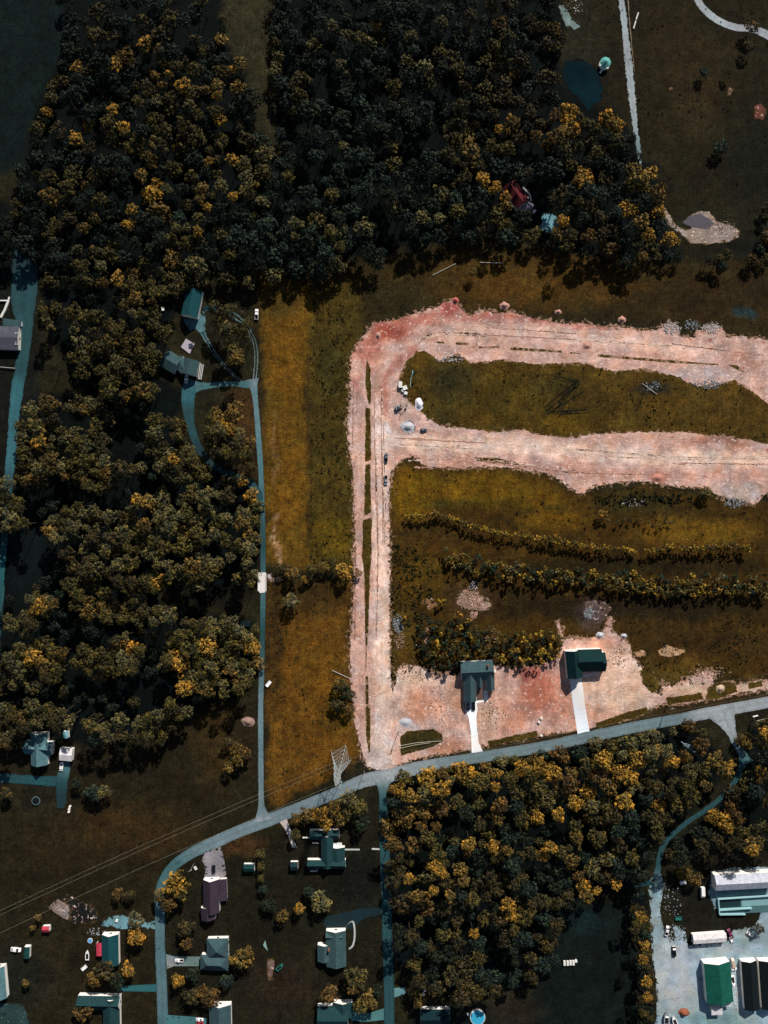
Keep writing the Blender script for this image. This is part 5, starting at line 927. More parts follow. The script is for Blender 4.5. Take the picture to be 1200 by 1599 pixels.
EXC = [(350, 612, 12), (908, 130, 34), (920, 160, 20), (944, 101, 16), (817, 303, 14), (826, 318, 13), (857, 348, 20), (1010, 120, 10), (300, 473, 28), (303, 505, 18), (282, 565, 34), (294, 542, 14), (300, 600, 24), (298, 640, 15), (302, 680, 12), (345, 600, 10), (318, 535, 12), (340, 560, 9), (400, 540, 14), (258, 482, 11), (401, 491, 14),
       (325, 490, 7), (372, 500, 9), (15, 520, 50), (40, 430, 26), (42, 460, 24), (36, 560, 20), (30, 600, 18), (20, 650, 14), (17, 715, 13), (30, 860, 34), (40, 890, 24), (10, 900, 30), (85, 545, 22), (95, 590, 20), (200, 665, 20), (190, 700, 14), (262, 1000 - 65, 14), (320, 945, 24), (360, 940, 20),
       (160, 230, 10), (690, 215, 12), (165, 290, 10), (215, 395, 8), (100, 420, 8), (830, 240, 14), (845, 290, 14), (215, 470, 12), (540, 300, 8), (930, 265, 12), (905, 250, 8), (700, 1290, 12), (90, 770, 16), (210, 745, 10), (185, 930, 7), (235, 1080, 14), (190, 1085, 12), (110, 1180, 22), (60, 1170, 32), (383, 974, 10),
       (880, 20, 14), (1068, 1160, 14), (1125, 1185, 0), (1160, 1190, 14), (1148, 1222, 8), (1125, 1247, 7), (1075, 1283, 7), (1042, 1312, 6), (1030, 1340, 7), (770, 1460, 12), (665, 1450, 8), (640, 1550, 8)]
def blocked(x, y, pad=0):
    for (a, b, r) in EXC:
        if r and (x - a) ** 2 + (y - b) ** 2 < (r + pad) ** 2: return True
    return False
trees = []      # (px, py, radius_px, height m, tone, wood name, bright)
grid = {}
def free(x, y, r, k=.78):
    gx_, gy_ = int(x // 30), int(y // 30)
    for i in range(gx_ - 1, gx_ + 2):
        for j in range(gy_ - 1, gy_ + 2):
            for (a, b, q) in grid.get((i, j), ()):
                if (a - x) ** 2 + (b - y) ** 2 < ((r + q) * k) ** 2: return False
    return True
RL = [[(1225, 1092), (1000, 1134), (850, 1166), (735, 1185), (650, 1200), (570, 1219), (485, 1255), (375, 1298), (300, 1332), (272, 1352), (249, 1402), (253, 1600)], [(598, 1217), (600, 1300), (604, 1400), (609, 1625)],
      [(412, 1281), (407, 1100), (411, 925), (409, 787), (404, 692), (397, 600)], [(1130, 1118), (1149, 1160), (1162, 1186), (1148, 1222), (1100, 1267), (1041, 1313), (1027, 1366), (1024, 1450), (1030, 1599)], [(297, 598), (294, 640), (308, 694), (336, 730), (402, 771)],
      [(40, 392), (38, 450), (40, 531), (28, 600), (17, 717), (6, 850), (0, 950)], [(971, 0), (984, 117), (1000, 252)]]
def near_road(x, y, h):
    k = h / D; bx_, by_ = np.array([x + (600 - x) * k]), np.array([y + (799.5 - y) * k])
    return min(float(line_dist(bx_, by_, l)[0]) for l in RL)
def put(x, y, r, h, tone, wood, bright=1.0):
    if near_road(x, y, h) < 12:
        h = max(5.5, h * .45)
        if near_road(x, y, h) < 9: h = 4.5
        if near_road(x, y, h) < 6: return
    grid.setdefault((int(x // 30), int(y // 30)), []).append((x, y, r)); trees.append((x, y, r, h, tone, wood, bright))
def wood_of(x, y):
    if y < 428: return 'north-west wood' if x < 412 else ('wood north of the pasture' if x < 700 else 'north-east wood')
    if x < 470 and y < 760: return 'upper west wood'
    if x < 470 and y < 960: return 'middle west wood'
    if x < 470: return 'lower west wood'
    return 'wood below the main road' if x < 1040 else 'wood at the lower right edge'
GOLD = [(340, 132, 10), (345, 62, 11), (375, 95, 12), (362, 106, 8), (340, 147, 9), (372, 135, 13), (343, 187, 12), (176, 170, 9), (192, 197, 11), (219, 272, 12), (235, 303, 15), (244, 285, 10), (205, 325, 9), (200, 350, 10), (136, 196, 9), (72, 172, 9), (286, 130, 13), (242, 118, 10), (227, 68, 14), (325, 250, 8), (362, 247, 12), (363, 306, 9), (322, 322, 8), (308, 358, 8), (116, 215, 12),
        (176, 100, 12), (120, 102, 10), (263, 115, 8), (735, 234, 20), (756, 278, 12), (775, 292, 12), (790, 305, 11), (790, 322, 10), (780, 200, 9), (910, 277, 20), (872, 208, 14), (893, 198, 16), (892, 172, 15), (950, 182, 15), (965, 192, 13), (1000, 280, 18), (1018, 270, 12), (1005, 345, 14), (1030, 330, 13), (1048, 372, 12), (985, 325, 14), (880, 345, 11), (1015, 365, 12), (870, 365, 12), (590, 38, 10),
        (50, 748, 16), (60, 758, 13), (95, 728, 13), (52, 668, 15), (60, 690, 13), (45, 640, 13), (182, 436, 12), (135, 495, 14), (210, 465, 14), (170, 610, 14), (222, 608, 14), (130, 640, 12), (240, 655, 14), (243, 675, 14), (80, 828, 16), (85, 840, 12), (18, 785, 15), (22, 808, 14), (345, 655, 15), (358, 668, 13), (325, 690, 11), (345, 497, 13), (352, 508, 10), (262, 708, 14), (272, 718, 13),
        (308, 737, 13), (320, 773, 16), (340, 815, 14), (375, 818, 12), (390, 775, 14), (398, 790, 13), (380, 750, 11), (395, 815, 13), (388, 835, 12), (300, 885, 14), (375, 905, 12), (385, 880, 10), (230, 785, 15), (215, 782, 11), (290, 800, 12), (245, 910, 12), (60, 948, 15), (30, 978, 12), (200, 1010, 16), (190, 1030, 12), (50, 1030, 15), (70, 1045, 14), (140, 1030, 13), (350, 985, 18), (370, 1005, 16), (280, 1035, 20), (300, 1055, 15),
        (345, 1030, 20), (320, 1010, 16), (285, 1075, 14), (390, 1010, 15), (265, 1100, 10), (140, 1137, 14), (105, 1130, 11), (240, 1130, 12), (665, 1218, 21), (690, 1235, 16), (728, 1207, 20), (620, 1235, 14), (640, 1245, 14), (758, 1200, 11), (775, 1208, 10), (815, 1200, 14), (848, 1200, 14), (868, 1210, 13), (895, 1208, 12), (855, 1215, 12), (775, 1230, 9), (778, 1278, 13), (770, 1325, 13), (792, 1330, 9), (735, 1320, 12),
        (860, 1325, 12), (850, 1338, 11), (640, 1376, 10), (680, 1358, 11), (690, 1365, 10), (720, 1360, 13), (725, 1378, 10), (702, 1400, 9), (675, 1395, 9), (793, 1415, 12), (800, 1432, 11), (740, 1460, 8), (912, 1388, 14), (918, 1402, 11), (933, 1393, 8), (963, 1383, 11), (968, 1208, 16), (945, 1190, 18), (985, 1215, 16), (1000, 1190, 15), (955, 1232, 14), (975, 1255, 14), (920, 1240, 14), (900, 1255, 13), (1020, 1178, 12), (1040, 1175, 12),
        (1025, 1175, 14), (1048, 1190, 14), (1120, 1190, 14), (1133, 1206, 15), (1140, 1198, 10), (1116, 1275, 14), (1132, 1285, 16), (1140, 1295, 10), (1183, 1318, 15), (1178, 1330, 11), (1190, 1205, 12), (1198, 1145, 12), (1030, 1260, 12), (840, 1280, 13), (875, 1275, 12), (1003, 1435, 9), (1008, 1478, 9), (1006, 1500, 8), (1012, 1535, 9), (1012, 1560, 9)]
def depth(x, y, h): k = 1 - h / D; return (600 + (x - 600) * k, 799.5 + (y - 799.5) * k)
for x, y, r in GOLD:
    if blocked(x, y, -6): continue
    t = RG.choice(['gold', 'gold', 'gold', 'amber']) if y < 430 or y > 1180 else RG.choice(['gold', 'amber', 'olive', 'olive', 'sage'])
    ed = abs(float(poly_dist(np.array([x]), np.array([y]), F_TOP)[0])) < 22 and y < 420
    put(x, y, r, r * S * 2.1 if ed else RG.uniform(13, 17), t, wood_of(x, y), 1.05)
F_NORTH = None
def fill(poly, n, rmin, rmax, hr, k=.72):
    xs = [p[0] for p in poly]; ys = [p[1] for p in poly]
    x0, x1, y0, y1 = max(-18, min(xs)), min(1218, max(xs)), max(-18, min(ys)), min(1617, max(ys))
    for _ in range(n):
        x, y = RG.uniform(x0, x1), RG.uniform(y0, y1); r = RG.uniform(rmin, rmax) * (.8 + .45 * (nz(x, y, .012, 5) + .5))
        if not in_poly(x, y, poly) or blocked(x, y, r * .55) or not free(x, y, r, k) or nz(x, y, .022, 31) + .5 * nz(x, y, .05, 12) < -.30: continue
        q = nz(x, y, .009, 2.2) + nz(x, y, .03, 7.7) * .6 + RG.uniform(-.35, .35)
        w = wood_of(x, y); h0 = RG.uniform(*hr)
        if w == 'wood north of the pasture': pool = ['grey', 'dark', 'dark', 'grey', 'grey', 'olive', 'sage'] if q > -.2 else ['dark', 'grey']
        elif w == 'north-west wood': pool = ['amber', 'olive', 'sage', 'olive', 'brown'] if q > .1 and (x > 60) else ['dark', 'olive', 'grey', 'dark']
        elif w == 'north-east wood': pool = ['amber', 'brown', 'olive', 'bronze'] if q > .05 and x > 760 else ['grey', 'brown', 'dark', 'olive']
        elif 'west' in w: pool = (['amber', 'olive', 'sage', 'olive', 'sage'] if q > .05 else ['olive', 'olive', 'sage', 'brown']) if h0 > 10.5 else ['dark', 'grey', 'dark', 'grey', 'brown']
        else: pool = ['amber', 'olive', 'olive', 'bronze', 'sage'] if q + (1330 - y) / 260 > .2 else ['dark', 'brown', 'olive', 'brown', 'grey']
        b = 1.0
        if poly is F_NORTH and abs(float(poly_dist(np.array([x]), np.array([y]), poly)[0])) < 24: h0 = min(h0, r * S * 2.0)
        b *= 1.08 - .5 * min(1, max(0, math.hypot((x - 620) / 620, (y - 880) / 830) - .35) / .75)  # foliage tint dims away from the centre: a vignette painted into the colour
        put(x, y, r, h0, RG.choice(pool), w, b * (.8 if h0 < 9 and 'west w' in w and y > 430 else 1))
F_NORTH = [p if p[1] < 436 else (p[0], 436) for p in F_TOP if not (60 < p[1] and False)]
F_NORTH = [(85, -80), (100, 20), (104, 70), (80, 120), (58, 170), (48, 215), (40, 250), (18, 320), (-60, 300), (-60, 400), (60, 405), (62, 440), (180, 440), (215, 446), (270, 440)] + [p for p in F_TOP[F_TOP.index((280, 440)):]]
WEST = [[(64, 812), (110, 785), (160, 795), (190, 800), (215, 770), (255, 770), (300, 760), (330, 790), (350, 745), (385, 745), (400, 770), (402, 860), (398, 915), (330, 925), (270, 915), (265, 970), (215, 975), (170, 965), (130, 965), (110, 935), (98, 880), (100, 840)],
        [(238, 695), (290, 695), (325, 730), (320, 750), (290, 750), (245, 735)], [(-20, 745), (30, 765), (38, 820), (0, 832), (-20, 830)], [(30, 640), (75, 622), (85, 680), (82, 720), (60, 765), (28, 745)], [(95, 670), (155, 660), (162, 715), (222, 730), (215, 745), (140, 765), (100, 745)], [(40, 935), (80, 925), (85, 955), (50, 962)], [(10, 968), (45, 964), (46, 992), (12, 994)],
        [(262, 1000), (290, 970), (370, 958), (398, 980), (400, 1050), (380, 1078), (300, 1095), (265, 1085), (256, 1040)], [(115, 1020), (170, 1010), (190, 990), (220, 1018), (215, 1052), (150, 1056), (115, 1046)], [(28, 1020), (60, 1003), (96, 1018), (96, 1060), (40, 1076), (-20, 1074), (-20, 1040)], [(60, 480), (130, 475), (225, 520), (246, 560), (215, 592), (150, 578), (80, 590), (80, 530)], [(190, 440), (275, 440), (276, 480), (250, 525), (190, 480)],
        [(150, 590), (240, 600), (235, 622), (160, 622)], [(100, 622), (160, 622), (165, 658), (112, 650)], [(235, 640), (282, 640), (290, 690), (260, 730), (235, 700)], [(325, 640), (365, 642), (390, 690), (395, 740), (345, 715), (322, 690)], [(-20, 1110), (60, 1100), (140, 1128), (240, 1120), (285, 1085), (295, 1110), (250, 1150), (200, 1160), (90, 1140), (-20, 1168)], [(330, 478), (385, 490), (392, 540), (372, 572), (365, 545), (345, 510)]]
fill(F_NORTH, 8000, 11, 16, (11, 16)); fill(F_NORTH, 12000, 7, 11, (9, 13), .8)
for pw in WEST: fill(pw, 1500, 9, 15, (12, 17), .62); fill(pw, 900, 6, 9, (11, 14), .7)
fill(F_TOP, 9000, 7, 12, (5, 8.5), .95)
fill(F_LOW, 3500, 11, 16, (11, 15)); fill(F_LOW, 6000, 7, 11, (8, 12), .8)
fill(F_RIGHT, 1500, 11, 16, (11, 15)); fill(F_RIGHT, 2500, 7, 11, (8, 12), .8); fill(F_STRIP, 5000, 6, 10, (6, 9), .62)
fill([(1182, 345), (1215, 300), (1215, 410), (1150, 418), (1090, 412), (1120, 396), (1165, 384)], 500, 8, 13, (5, 6.5))
print('forest trees', len(trees))
trees = [(x, y, r * RG.uniform(.85, 1.08), h + (RG.uniform(-3, 5) if h > 10.5 else RG.uniform(-.5, .8)), t, w, b) for (x, y, r, h, t, w, b) in trees]
order = sorted(range(len(trees)), key=lambda i: -trees[i][2] * (1 if 0 <= trees[i][0] <= 1200 and 0 <= trees[i][1] <= 1599 else 0))
NI = 200
ADJ = {'dark': 'dark green', 'olive': 'olive', 'grey': 'grey-green', 'brown': 'brownish', 'amber': 'amber', 'gold': 'golden', 'lime': 'yellow-green', 'sage': 'pale sage', 'bronze': 'bronze'}
def tree(name, label, cat, x, y, r, h, tone, bright=1.0, group=None, meshes=None, sq=1.0):
    v = RG.randrange(len(meshes or CM)); R_ = r * S; H = h; cz = H - R_ * .9 * sq * 1.05; qx, qy = P(x, y, H - R_ * .35)
    t = empty(name, qx, qy, RG.uniform(0, 6.28)); tag(t, label, cat, group)
    c = link('crown', (meshes or CM)[v], t); e_ = RG.uniform(.86, 1.16); c.scale = (R_ * 1.22 * e_, R_ * 1.22 / e_, R_ * sq); c.location.z = max(.05, cz)
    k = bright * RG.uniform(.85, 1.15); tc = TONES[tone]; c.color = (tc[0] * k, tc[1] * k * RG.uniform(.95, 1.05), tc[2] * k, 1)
    tr = link('trunk', TM[v % 3], t); tr.scale = (max(.3, H / 15), max(.3, H / 15), max(.05, (cz + R_ * .3)) / 11)
    return t
for n_, i in enumerate(order[:NI]):
    x, y, r, h, tone, w, b = trees[i]
    size = 'large' if r > 15 else 'mid-sized'
    tree('broadleaf_tree', f'{size} {ADJ[tone]} tree among many in the {w}', 'tree', x, y, r, h, tone, b, f'{ADJ[tone]} crowned trees of the {w}')
VV, TT, LL, WV, WF = [], [], [], [], []; off = 0
for i in order[NI:]:
    x, y, r, h, tone, w, b = trees[i]; v = RG.randrange(len(CROWNS)); V, Cc = CROWNS[v]; R_ = r * S
    a = RG.uniform(0, 6.28); ca, sa = math.cos(a), math.sin(a); qx, qy = P(x, y, h - R_ * .35); zs = R_
    e_ = RG.uniform(.86, 1.16); X = V[:, 0] * R_ * 1.25 * e_; Y = V[:, 1] * R_ * 1.25 / e_
    VV.append(np.stack([X * ca - Y * sa + qx, X * sa + Y * ca + qy, V[:, 2] * zs + h - R_ * .95], 1).astype(np.float32))
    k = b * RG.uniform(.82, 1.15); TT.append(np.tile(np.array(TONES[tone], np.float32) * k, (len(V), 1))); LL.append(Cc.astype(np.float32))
V = np.concatenate(VV); wm_ = np_mesh('woodland_trees', V, quads(len(V) // 4), LEAF_A)
for nm, arr in (('tint', TT), ('leafvar', LL)):
    at = wm_.attributes.new(nm, 'FLOAT_COLOR', 'POINT'); d = np.ones((len(V), 4), np.float32); d[:, :3] = np.concatenate(arr); at.data.foreach_set('color', d.ravel())
wo_ = link('woodland_trees', wm_); tag(wo_, 'mass of smaller crowns filling the dark woods between the large trees', 'woodland', kind='stuff')
mb = MB()
for i in order[NI:]:
    x, y, r, h, tone, w, b = trees[i]; qx, qy = P(x, y, h - r * S * .35); mb.bar((qx, qy, -.2), (qx, qy, h - r * S * .5), .25, 5, r2=.1)
tk = mb.build('woodland_trunks', BARK); tk.parent = wo_; tk['kind'] = 'stuff'
# single trees
SINGLE = [(455, 940, 13, 8, 'sage', 'pale grey-brown lone tree on the meadow east of the white bridge'), (537, 893, 15, 8, 'gold', 'bright yellow tree where the creek meets the dirt road'), (455, 896, 12, 8, 'amber', 'brownish tree on the creek just east of the white bridge'),
          (488, 889, 10, 7, 'olive', 'olive tree on the creek between meadow halves'), (505, 884, 9, 6, 'amber', 'amber tree on the creek right of the olive one'), (476, 905, 6, 5, 'gold', 'small yellow bush below the creek trees'), (520, 878, 8, 6, 'olive', 'small olive tree left of the bright yellow creek tree'), (440, 888, 9, 6, 'brown', 'brown shrub at the east end of the white bridge'),
          (370, 1170, 12, 8, 'amber', 'upper tree of the amber pair left of the country lane'), (372, 1188, 13, 8, 'amber', 'lower tree of the amber pair left of the country lane'), (358, 1200, 10, 7, 'amber', 'small amber tree below left of the amber pair'), (383, 1178, 11, 7, 'bronze', 'bronze tree right of the amber pair'), (355, 1160, 9, 7, 'brown', 'brown tree above left of the amber pair'),
          (272, 1383, 20, 11, 'gold', 'big golden tree overhanging the road bend'), (252, 1402, 12, 9, 'amber', 'amber tree touching the west side of the road bend'), (262, 1412, 13, 9, 'amber', 'amber tree under the big golden one at the road bend'), (280, 1398, 11, 9, 'olive', 'olive tree right under the big golden one at the road bend'),
          (211, 1438, 13, 9, 'sage', 'pale yellow tree over the driveway west of the road'), (213, 1465, 15, 9, 'gold', 'golden tree below the driveway west of the road'), (199, 1517, 11, 8, 'gold', 'yellow tree right of the dark tree by the L-shaped house'), (165, 1520, 17, 10, 'brown', 'big dark brown tree between the two lower left houses'), (148, 1530, 14, 9, 'bronze', 'rusty tree left of the big dark brown tree'), (180, 1535, 14, 9, 'dark', 'dark green tree above the L-shaped house'),
          (377, 1500, 17, 9, 'amber', 'amber tree against the east side of the hip roofed house'), (388, 1488, 9, 8, 'amber', 'small amber tree at the corner of the hip roofed house'), (288, 1452, 14, 8, 'brown', 'dull brown tree above the hip roofed house drive'), (291, 1476, 10, 7, 'bronze', 'bronze shrub beside the hip roofed house drive'), (276, 1535, 11, 8, 'gold', 'yellow tree below the hip roofed house drive'), (300, 1525, 12, 7, 'dark', 'dark tree right of the yellow tree near the road'),
          (322, 1558, 18, 9, 'bronze', 'large bronze tree above the bottom edge house'), (300, 1560, 14, 8, 'brown', 'brown tree left of the large bronze tree'), (355, 1535, 11, 7, 'grey', 'grey-green shrub below the hip roofed house'), (503, 1412, 17, 9, 'sage', 'round dull tree on the lawn between the teal houses'), (468, 1421, 9, 7, 'gold', 'orange tree left of the round dull tree'), (442, 1432, 10, 7, 'amber', 'small amber tree on the lawn left of the orange one'),
          (482, 1395, 9, 6, 'grey', 'bluish shrub left of the round dull tree'), (406, 1335, 9, 6, 'olive', 'upper shrub in the hedge line between two dark sheds'), (407, 1354, 7, 5, 'olive', 'middle shrub in the hedge line between two dark sheds'), (408, 1372, 6, 5, 'olive', 'lower shrub in the hedge line between two dark sheds'), (410, 1390, 7, 5, 'grey', 'lowest shrub in the hedge line between two dark sheds'), (420, 1415, 12, 6, 'dark', 'dark shrub mass above the amber tree on the lawn'),
          (556, 1530, 19, 10, 'olive', 'large olive tree below the many-cornered teal house'), (553, 1545, 11, 10, 'amber', 'amber topped tree under the large olive tree'), (515, 1555, 15, 9, 'bronze', 'bronze tree above the bottom edge teal house'), (578, 1565, 15, 9, 'amber', 'amber tree beside the bottom of the side road'), (565, 1575, 13, 8, 'olive', 'olive tree over the pale drive at the bottom'), (590, 1550, 10, 8, 'dark', 'dark tree at the side road edge near the bottom'),
          (655, 1565, 11, 8, 'amber', 'small amber tree between the side road and the dark house'), (648, 1558, 8, 7, 'olive', 'olive bush at the small pad right of the side road'), (545, 1248, 15, 10, 'sage', 'pale yellow tree at the bend below the lattice tower'), (560, 1262, 14, 9, 'olive', 'olive tree beside the pale yellow bend tree'), (520, 1262, 14, 9, 'amber', 'amber tree in the tree belt below the main road, third from left'), (500, 1272, 14, 9, 'gold', 'golden tree in the tree belt below the main road, second from left'),
          (480, 1275, 13, 9, 'amber', 'amber tree in the hedge below the main road, near its left end'), (462, 1280, 10, 8, 'bronze', 'bronze tree at the left end of the hedge below the main road'), (508, 1286, 13, 8, 'gold', 'yellow tree touching the T-shaped house'), (530, 1282, 11, 8, 'amber', 'amber tree at the lower side of the hedge below the main road'), (462, 1304, 9, 7, 'olive', 'olive tree beside the pale drive wedge'), (565, 1288, 13, 8, 'dark', 'dark tree at the right end of the hedge by the side road'), (540, 1270, 12, 8, 'olive', 'olive tree in the middle of the hedge below the main road'),
          (145, 1240, 14, 8, 'grey', 'grey-green tree right of the lane end'), (160, 1238, 12, 8, 'sage', 'pale tree right of the grey-green lane tree'), (120, 1225, 9, 6, 'dark', 'dark shrub right of the white roofed garage'), (185, 1178, 10, 7, 'dark', 'dark bush below the west wood edge'), (182, 1398, 10, 6, 'bronze', 'orange-brown bush on the meadow above the driveway'), (58, 1434, 6, 5, 'amber', 'upper small yellow bush beside the bare slab'), (50, 1450, 5, 4, 'amber', 'lower small yellow bush beside the bare slab'), (40, 1536, 7, 5, 'amber', 'small yellow bush on the dark lower left lawn'),
          (203, 1398, 9, 6, 'brown', 'brown bush left of the road bend'), (10, 1240, 10, 7, 'brown', 'brown tree at the left edge below the lane'), (8, 1160, 14, 9, 'bronze', 'bronze tree at the left edge above the lane'), (130, 1585, 14, 8, 'bronze', 'orange tree in the corner of the L-shaped house'),
          (1178, 40, 11, 7, 'bronze', 'rusty tree overhanging the curved drive at the upper right'), (1172, 72, 9, 6, 'brown', 'brown tree below the rusty one at the upper right'), (1100, 112, 8, 5, 'grey', 'grey bush in the upper right field'), (1128, 228, 12, 6, 'grey', 'dark grey bush low in the upper right field'), (1140, 110, 6, 5, 'brown', 'small brown bush in the upper right field'),
          (740, 424, 7, 6, 'olive', 'olive tree in the pasture below the north wood'), (943, 803, 8, 5, 'gold', 'bright yellow bush alone on the eastern slope'), (950, 812, 4, 3, 'sage', 'white-green bush under the bright yellow bush'), (560, 895, 6, 4, 'gold', 'small yellow bush at the dirt road edge'), (1105, 770, 11, 5, 'olive', 'olive bushes against the middle dirt road fringe'), (725, 830, 0, 0, 'olive', ''),
          (530, 1070, 13, 7, 'olive', 'olive tree on the meadow edge by the dirt road'), (542, 1085, 12, 7, 'dark', 'dark tree on the meadow edge by the dirt road'), (528, 1100, 12, 6, 'brown', 'brown tree on the meadow edge by the dirt road'), (545, 1110, 10, 6, 'bronze', 'orange tree on the meadow edge by the dirt road'), (870, 1012, 0, 0, 'gold', ''),
          (1085, 1375, 13, 7, 'bronze', 'rusty bush above the yard grass lot'), (1068, 1366, 12, 6, 'amber', 'amber bush left of the rusty one above the yard'), (1188, 1452, 9, 5, 'brown', 'brown bush on the right side of the gravel yard'), (1195, 1524, 6, 4, 'amber', 'small bush between the two black roofed sheds'), (450, 1300, 0, 0, 'olive', '')]
for x, y, r, h, tone, lb in SINGLE:
    if r: tree('broadleaf_tree' if r >= 9 else 'garden_bush', lb, 'tree' if r >= 9 else 'bush', x, y, r, h, tone, 1.0, sq=1.0 if h > 6 else .9)
# shrub rows and the grove (each one its own)
def shrub(x, y, r, h, tone, label, group, b=1.0, cat='shrub', name='field_shrub'):
    qx, qy = P(x, y, h * .7); o = link(name, BMs[RG.randrange(4)]); o.location = (qx, qy, max(.0, h - r * S * 1.0)); o.rotation_euler.z = RG.uniform(0, 6.28); R_ = r * S
    o.scale = (R_ * 1.15, R_ * 1.15, R_ * 1.1); tc = TONES[tone]; k = b * RG.uniform(.8, 1.2); o.color = (tc[0] * k, tc[1] * k, tc[2] * k, 1)
    me_h = h - r * S
    tag(o, label, cat, group)
    tr = link('trunk', TM[0], o); tr.scale = (.35 / R_, .35 / R_, max(.2, me_h + .4) / 11 / (R_ * 1.1)); tr.location.z = -me_h / (R_ * 1.1)
def along(pts, step, jit, tones, rr, hh, label, group, b=1.0):
    a = catmull([(p[0], p[1]) for p in pts], 1.0); d = 0; last = a[0]
    for p in a:
        d += math.hypot(*(p - last)); last = p
        if d >= step * RG.uniform(.7, 1.3):
            d = 0; r = RG.uniform(*rr)
            if nz(p[0], p[1], .06, 3) < -.75: continue
            shrub(p[0] + RG.uniform(-1, 1), p[1] + RG.uniform(-jit, jit), r, RG.uniform(*hh), RG.choice(tones), label, group, b)
Y1 = ['lime', 'lime', 'olive', 'gold', 'amber']
along([(634, 804), (655, 806), (672, 803), (700, 808), (718, 814), (740, 822), (770, 829), (800, 836), (840, 840), (870, 846), (900, 853), (930, 855), (965, 856), (995, 863)], 5.2, 1.8, Y1, (3.8, 6.4), (3.5, 5.5), 'small yellow-green shrub in the upper planted row on the eastern slope', 'upper shrub row on the eastern slope', 1.2)
along([(1005, 860), (1030, 857), (1060, 856), (1090, 857), (1115, 856), (1140, 852), (1170, 858)], 6, 3, Y1, (4.2, 7.2), (4, 6), 'small yellow-green shrub at the right end of the upper planted row', 'right end of the upper shrub row')
along([(840, 838), (860, 838), (885, 846), (905, 852)], 7, 3, Y1, (4, 6), (4, 6), 'small yellow-green shrub in the upper planted row on the eastern slope', 'upper shrub row on the eastern slope')
Y2 = ['olive', 'dark', 'grey', 'lime', 'olive', 'amber', 'sage']
for jit, dy, tn in ((7, 0, Y2), (7, 14, Y2)):
    along([(690, 862 + dy), (720, 872 + dy), (760, 878 + dy), (800, 884 + dy), (850, 890 + dy), (880, 888 + dy), (920, 896 + dy), (960, 898 + dy), (1000, 904 + dy), (1050, 908 + dy), (1100, 904 + dy), (1150, 908 + dy), (1200, 912 + dy)], 6.6, jit, tn, (4, 8.5), (3, 7), 'dark leafy shrub in the wide lower planted band on the eastern slope', 'wide lower shrub band on the eastern slope', 1.15)
along([(960, 918), (1000, 922), (1040, 926), (1080, 926), (1130, 924), (1195, 918)], 9, 5, Y1, (3.6, 6), (4, 6), 'yellowish shrub on the lower edge of the wide planted band', 'lower edge of the wide shrub band', 1.2)
along([(955, 812), (975, 815), (1000, 813), (1020, 820), (1050, 815)], 10, 3, ['olive', 'sage', 'dark'], (3, 4.6), (2.5, 4), 'small dull shrub in the short row under the middle dirt road', 'short shrub row under the middle dirt road')
GP = [(652, 962), (700, 965), (735, 975), (790, 990), (850, 985), (878, 990), (876, 1020), (858, 1032), (790, 1034), (772, 1026), (715, 1034), (705, 1046), (676, 1040), (658, 1010)]
cnt = 0
for _ in range(2600):
    x, y = RG.uniform(650, 880), RG.uniform(950, 1050); r = RG.uniform(5, 9)
    if in_poly(x, y, GP) and free(x, y, r, .72) and cnt < 120 and not (718 < x < 774 and y > 1026):
        cnt += 1; grid.setdefault((int(x // 30), int(y // 30)), []).append((x, y, r))
        shrub(x, y, r, RG.uniform(4, 7), RG.choice(['lime', 'gold', 'olive', 'lime', 'olive', 'dark'] if x > 765 or RG.random() < .25 else ['dark', 'olive', 'grey', 'dark', 'dark']), 'bushy sapling in the grove north of the two new houses', 'grove north of the two new houses', 1.25, 'sapling', 'sapling_tree')
for x, y, r, lb in ((690, 940, 8, 'yellow-green shrub left of the tan cleared patch'), (717, 960, 8, 'upper golden shrub right of the cleared patch'), (733, 970, 7, 'lower golden shrub right of the cleared patch'), (632, 965, 5, 'small shrub at the dirt road beside the blue rubble')):
    shrub(x, y, r, 5, 'gold' if y > 950 else 'lime', lb, None)
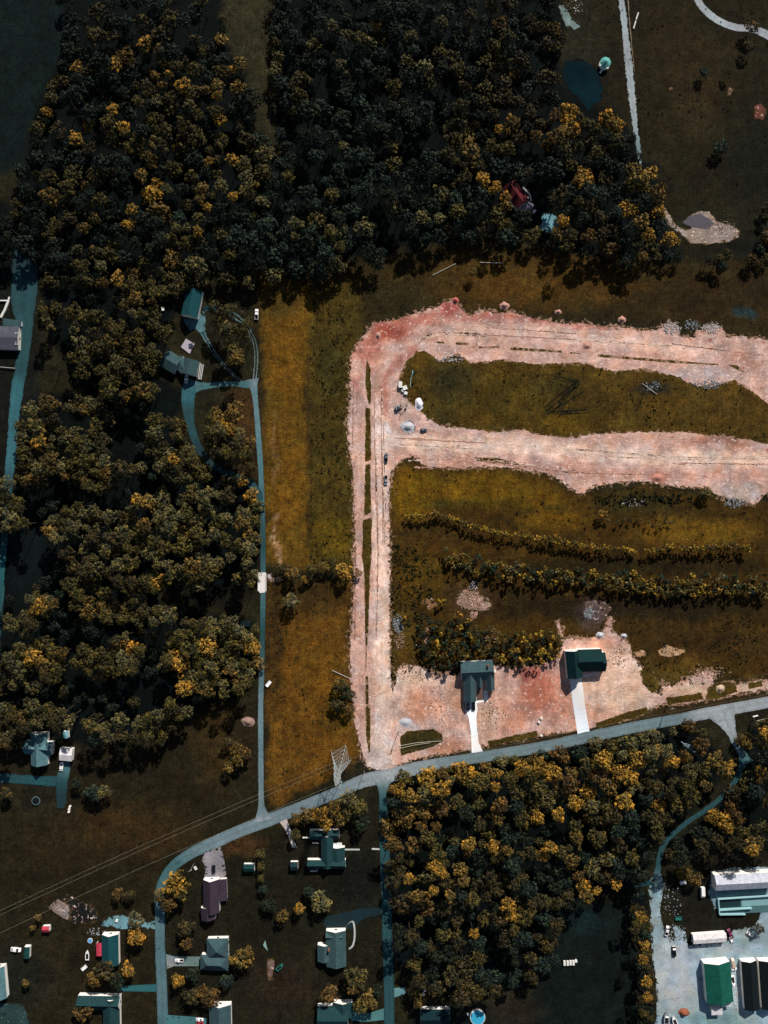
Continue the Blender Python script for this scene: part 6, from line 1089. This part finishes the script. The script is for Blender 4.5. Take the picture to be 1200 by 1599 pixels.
# weeds tufts on the slopes and fringes: one mass
W_V, W_T, W_L = [], [], []
bv, bc = crown_arrays(99, 4, 9, .3, .6)
wr = np.random.RandomState(3); nW = 0
def weeds(poly, n, tones, rr=(.35, .9)):
    xs = [p[0] for p in poly]; ys = [p[1] for p in poly]
    for _ in range(n):
        x, y = RG.uniform(min(xs), max(xs)), RG.uniform(min(ys), max(ys))
        if not in_poly(x, y, poly) or nz(x, y, .05, 3) + nz(x, y, .015, 8) + RG.uniform(-.3, .3) < 0: continue
        r = RG.uniform(*rr); a = RG.uniform(0, 6.28); qx, qy = P(x, y); ca, sa = math.cos(a), math.sin(a)
        W_V.append(np.stack([(bv[:, 0] * ca - bv[:, 1] * sa) * r + qx, (bv[:, 0] * sa + bv[:, 1] * ca) * r + qy, bv[:, 2] * r * .9 + .04], 1).astype(np.float32))
        W_T.append(np.tile(np.array(TONES[RG.choice(tones)], np.float32) * RG.uniform(.5, .95), (len(bv), 1))); W_L.append(bc.astype(np.float32))
weeds([(612, 722), (660, 730), (800, 735), (890, 770), (1000, 760), (1160, 790), (1200, 780), (1200, 1060), (1000, 1060), (960, 990), (880, 960), (612, 960)], 1300, ['olive', 'lime', 'dark', 'brown'])
weeds(G1, 600, ['olive', 'brown', 'lime', 'dark'])
weeds([(484, 450), (560, 450), (548, 560), (548, 880), (484, 880)], 800, ['olive', 'lime', 'dark'])
weeds([(925, 776), (1000, 768), (1090, 776), (1100, 788), (1000, 790), (930, 786)], 200, ['olive', 'dark', 'olive'], (.6, 1.5))
weeds([(612, 850), (700, 860), (690, 960), (655, 1040), (612, 1060)], 500, ['olive', 'lime', 'amber', 'dark'], (.5, 1.2))
weeds([(418, 905), (548, 910), (550, 1190), (420, 1262)], 500, ['olive', 'brown'])
weeds([(1000, 1000), (1200, 960), (1200, 1060), (1010, 1075)], 500, ['olive', 'brown', 'amber'])
weeds([(262, 1340), (460, 1290), (598, 1235), (600, 1599), (262, 1599)], 500, ['olive', 'brown', 'dark'], (.3, .7))
weeds([(0, 1260), (400, 1200), (262, 1340), (240, 1599), (0, 1599)], 500, ['olive', 'brown', 'dark'], (.3, .7))
weeds([(860, 0), (1200, 0), (1200, 300), (1040, 320), (1000, 200)], 350, ['olive', 'brown', 'dark'], (.3, .8))
V = np.concatenate(W_V); me = np_mesh('weeds', V, quads(len(V) // 4), LEAF_A)
for nm, arr in (('tint', W_T), ('leafvar', W_L)):
    at = me.attributes.new(nm, 'FLOAT_COLOR', 'POINT'); d = np.ones((len(V), 4), np.float32); d[:, :3] = np.concatenate(arr); at.data.foreach_set('color', d.ravel())
tag(link('weeds', me), 'low weeds and tussocks scattered over the slopes and meadows', 'weeds', kind='stuff')
print('objects', len(bpy.data.objects))
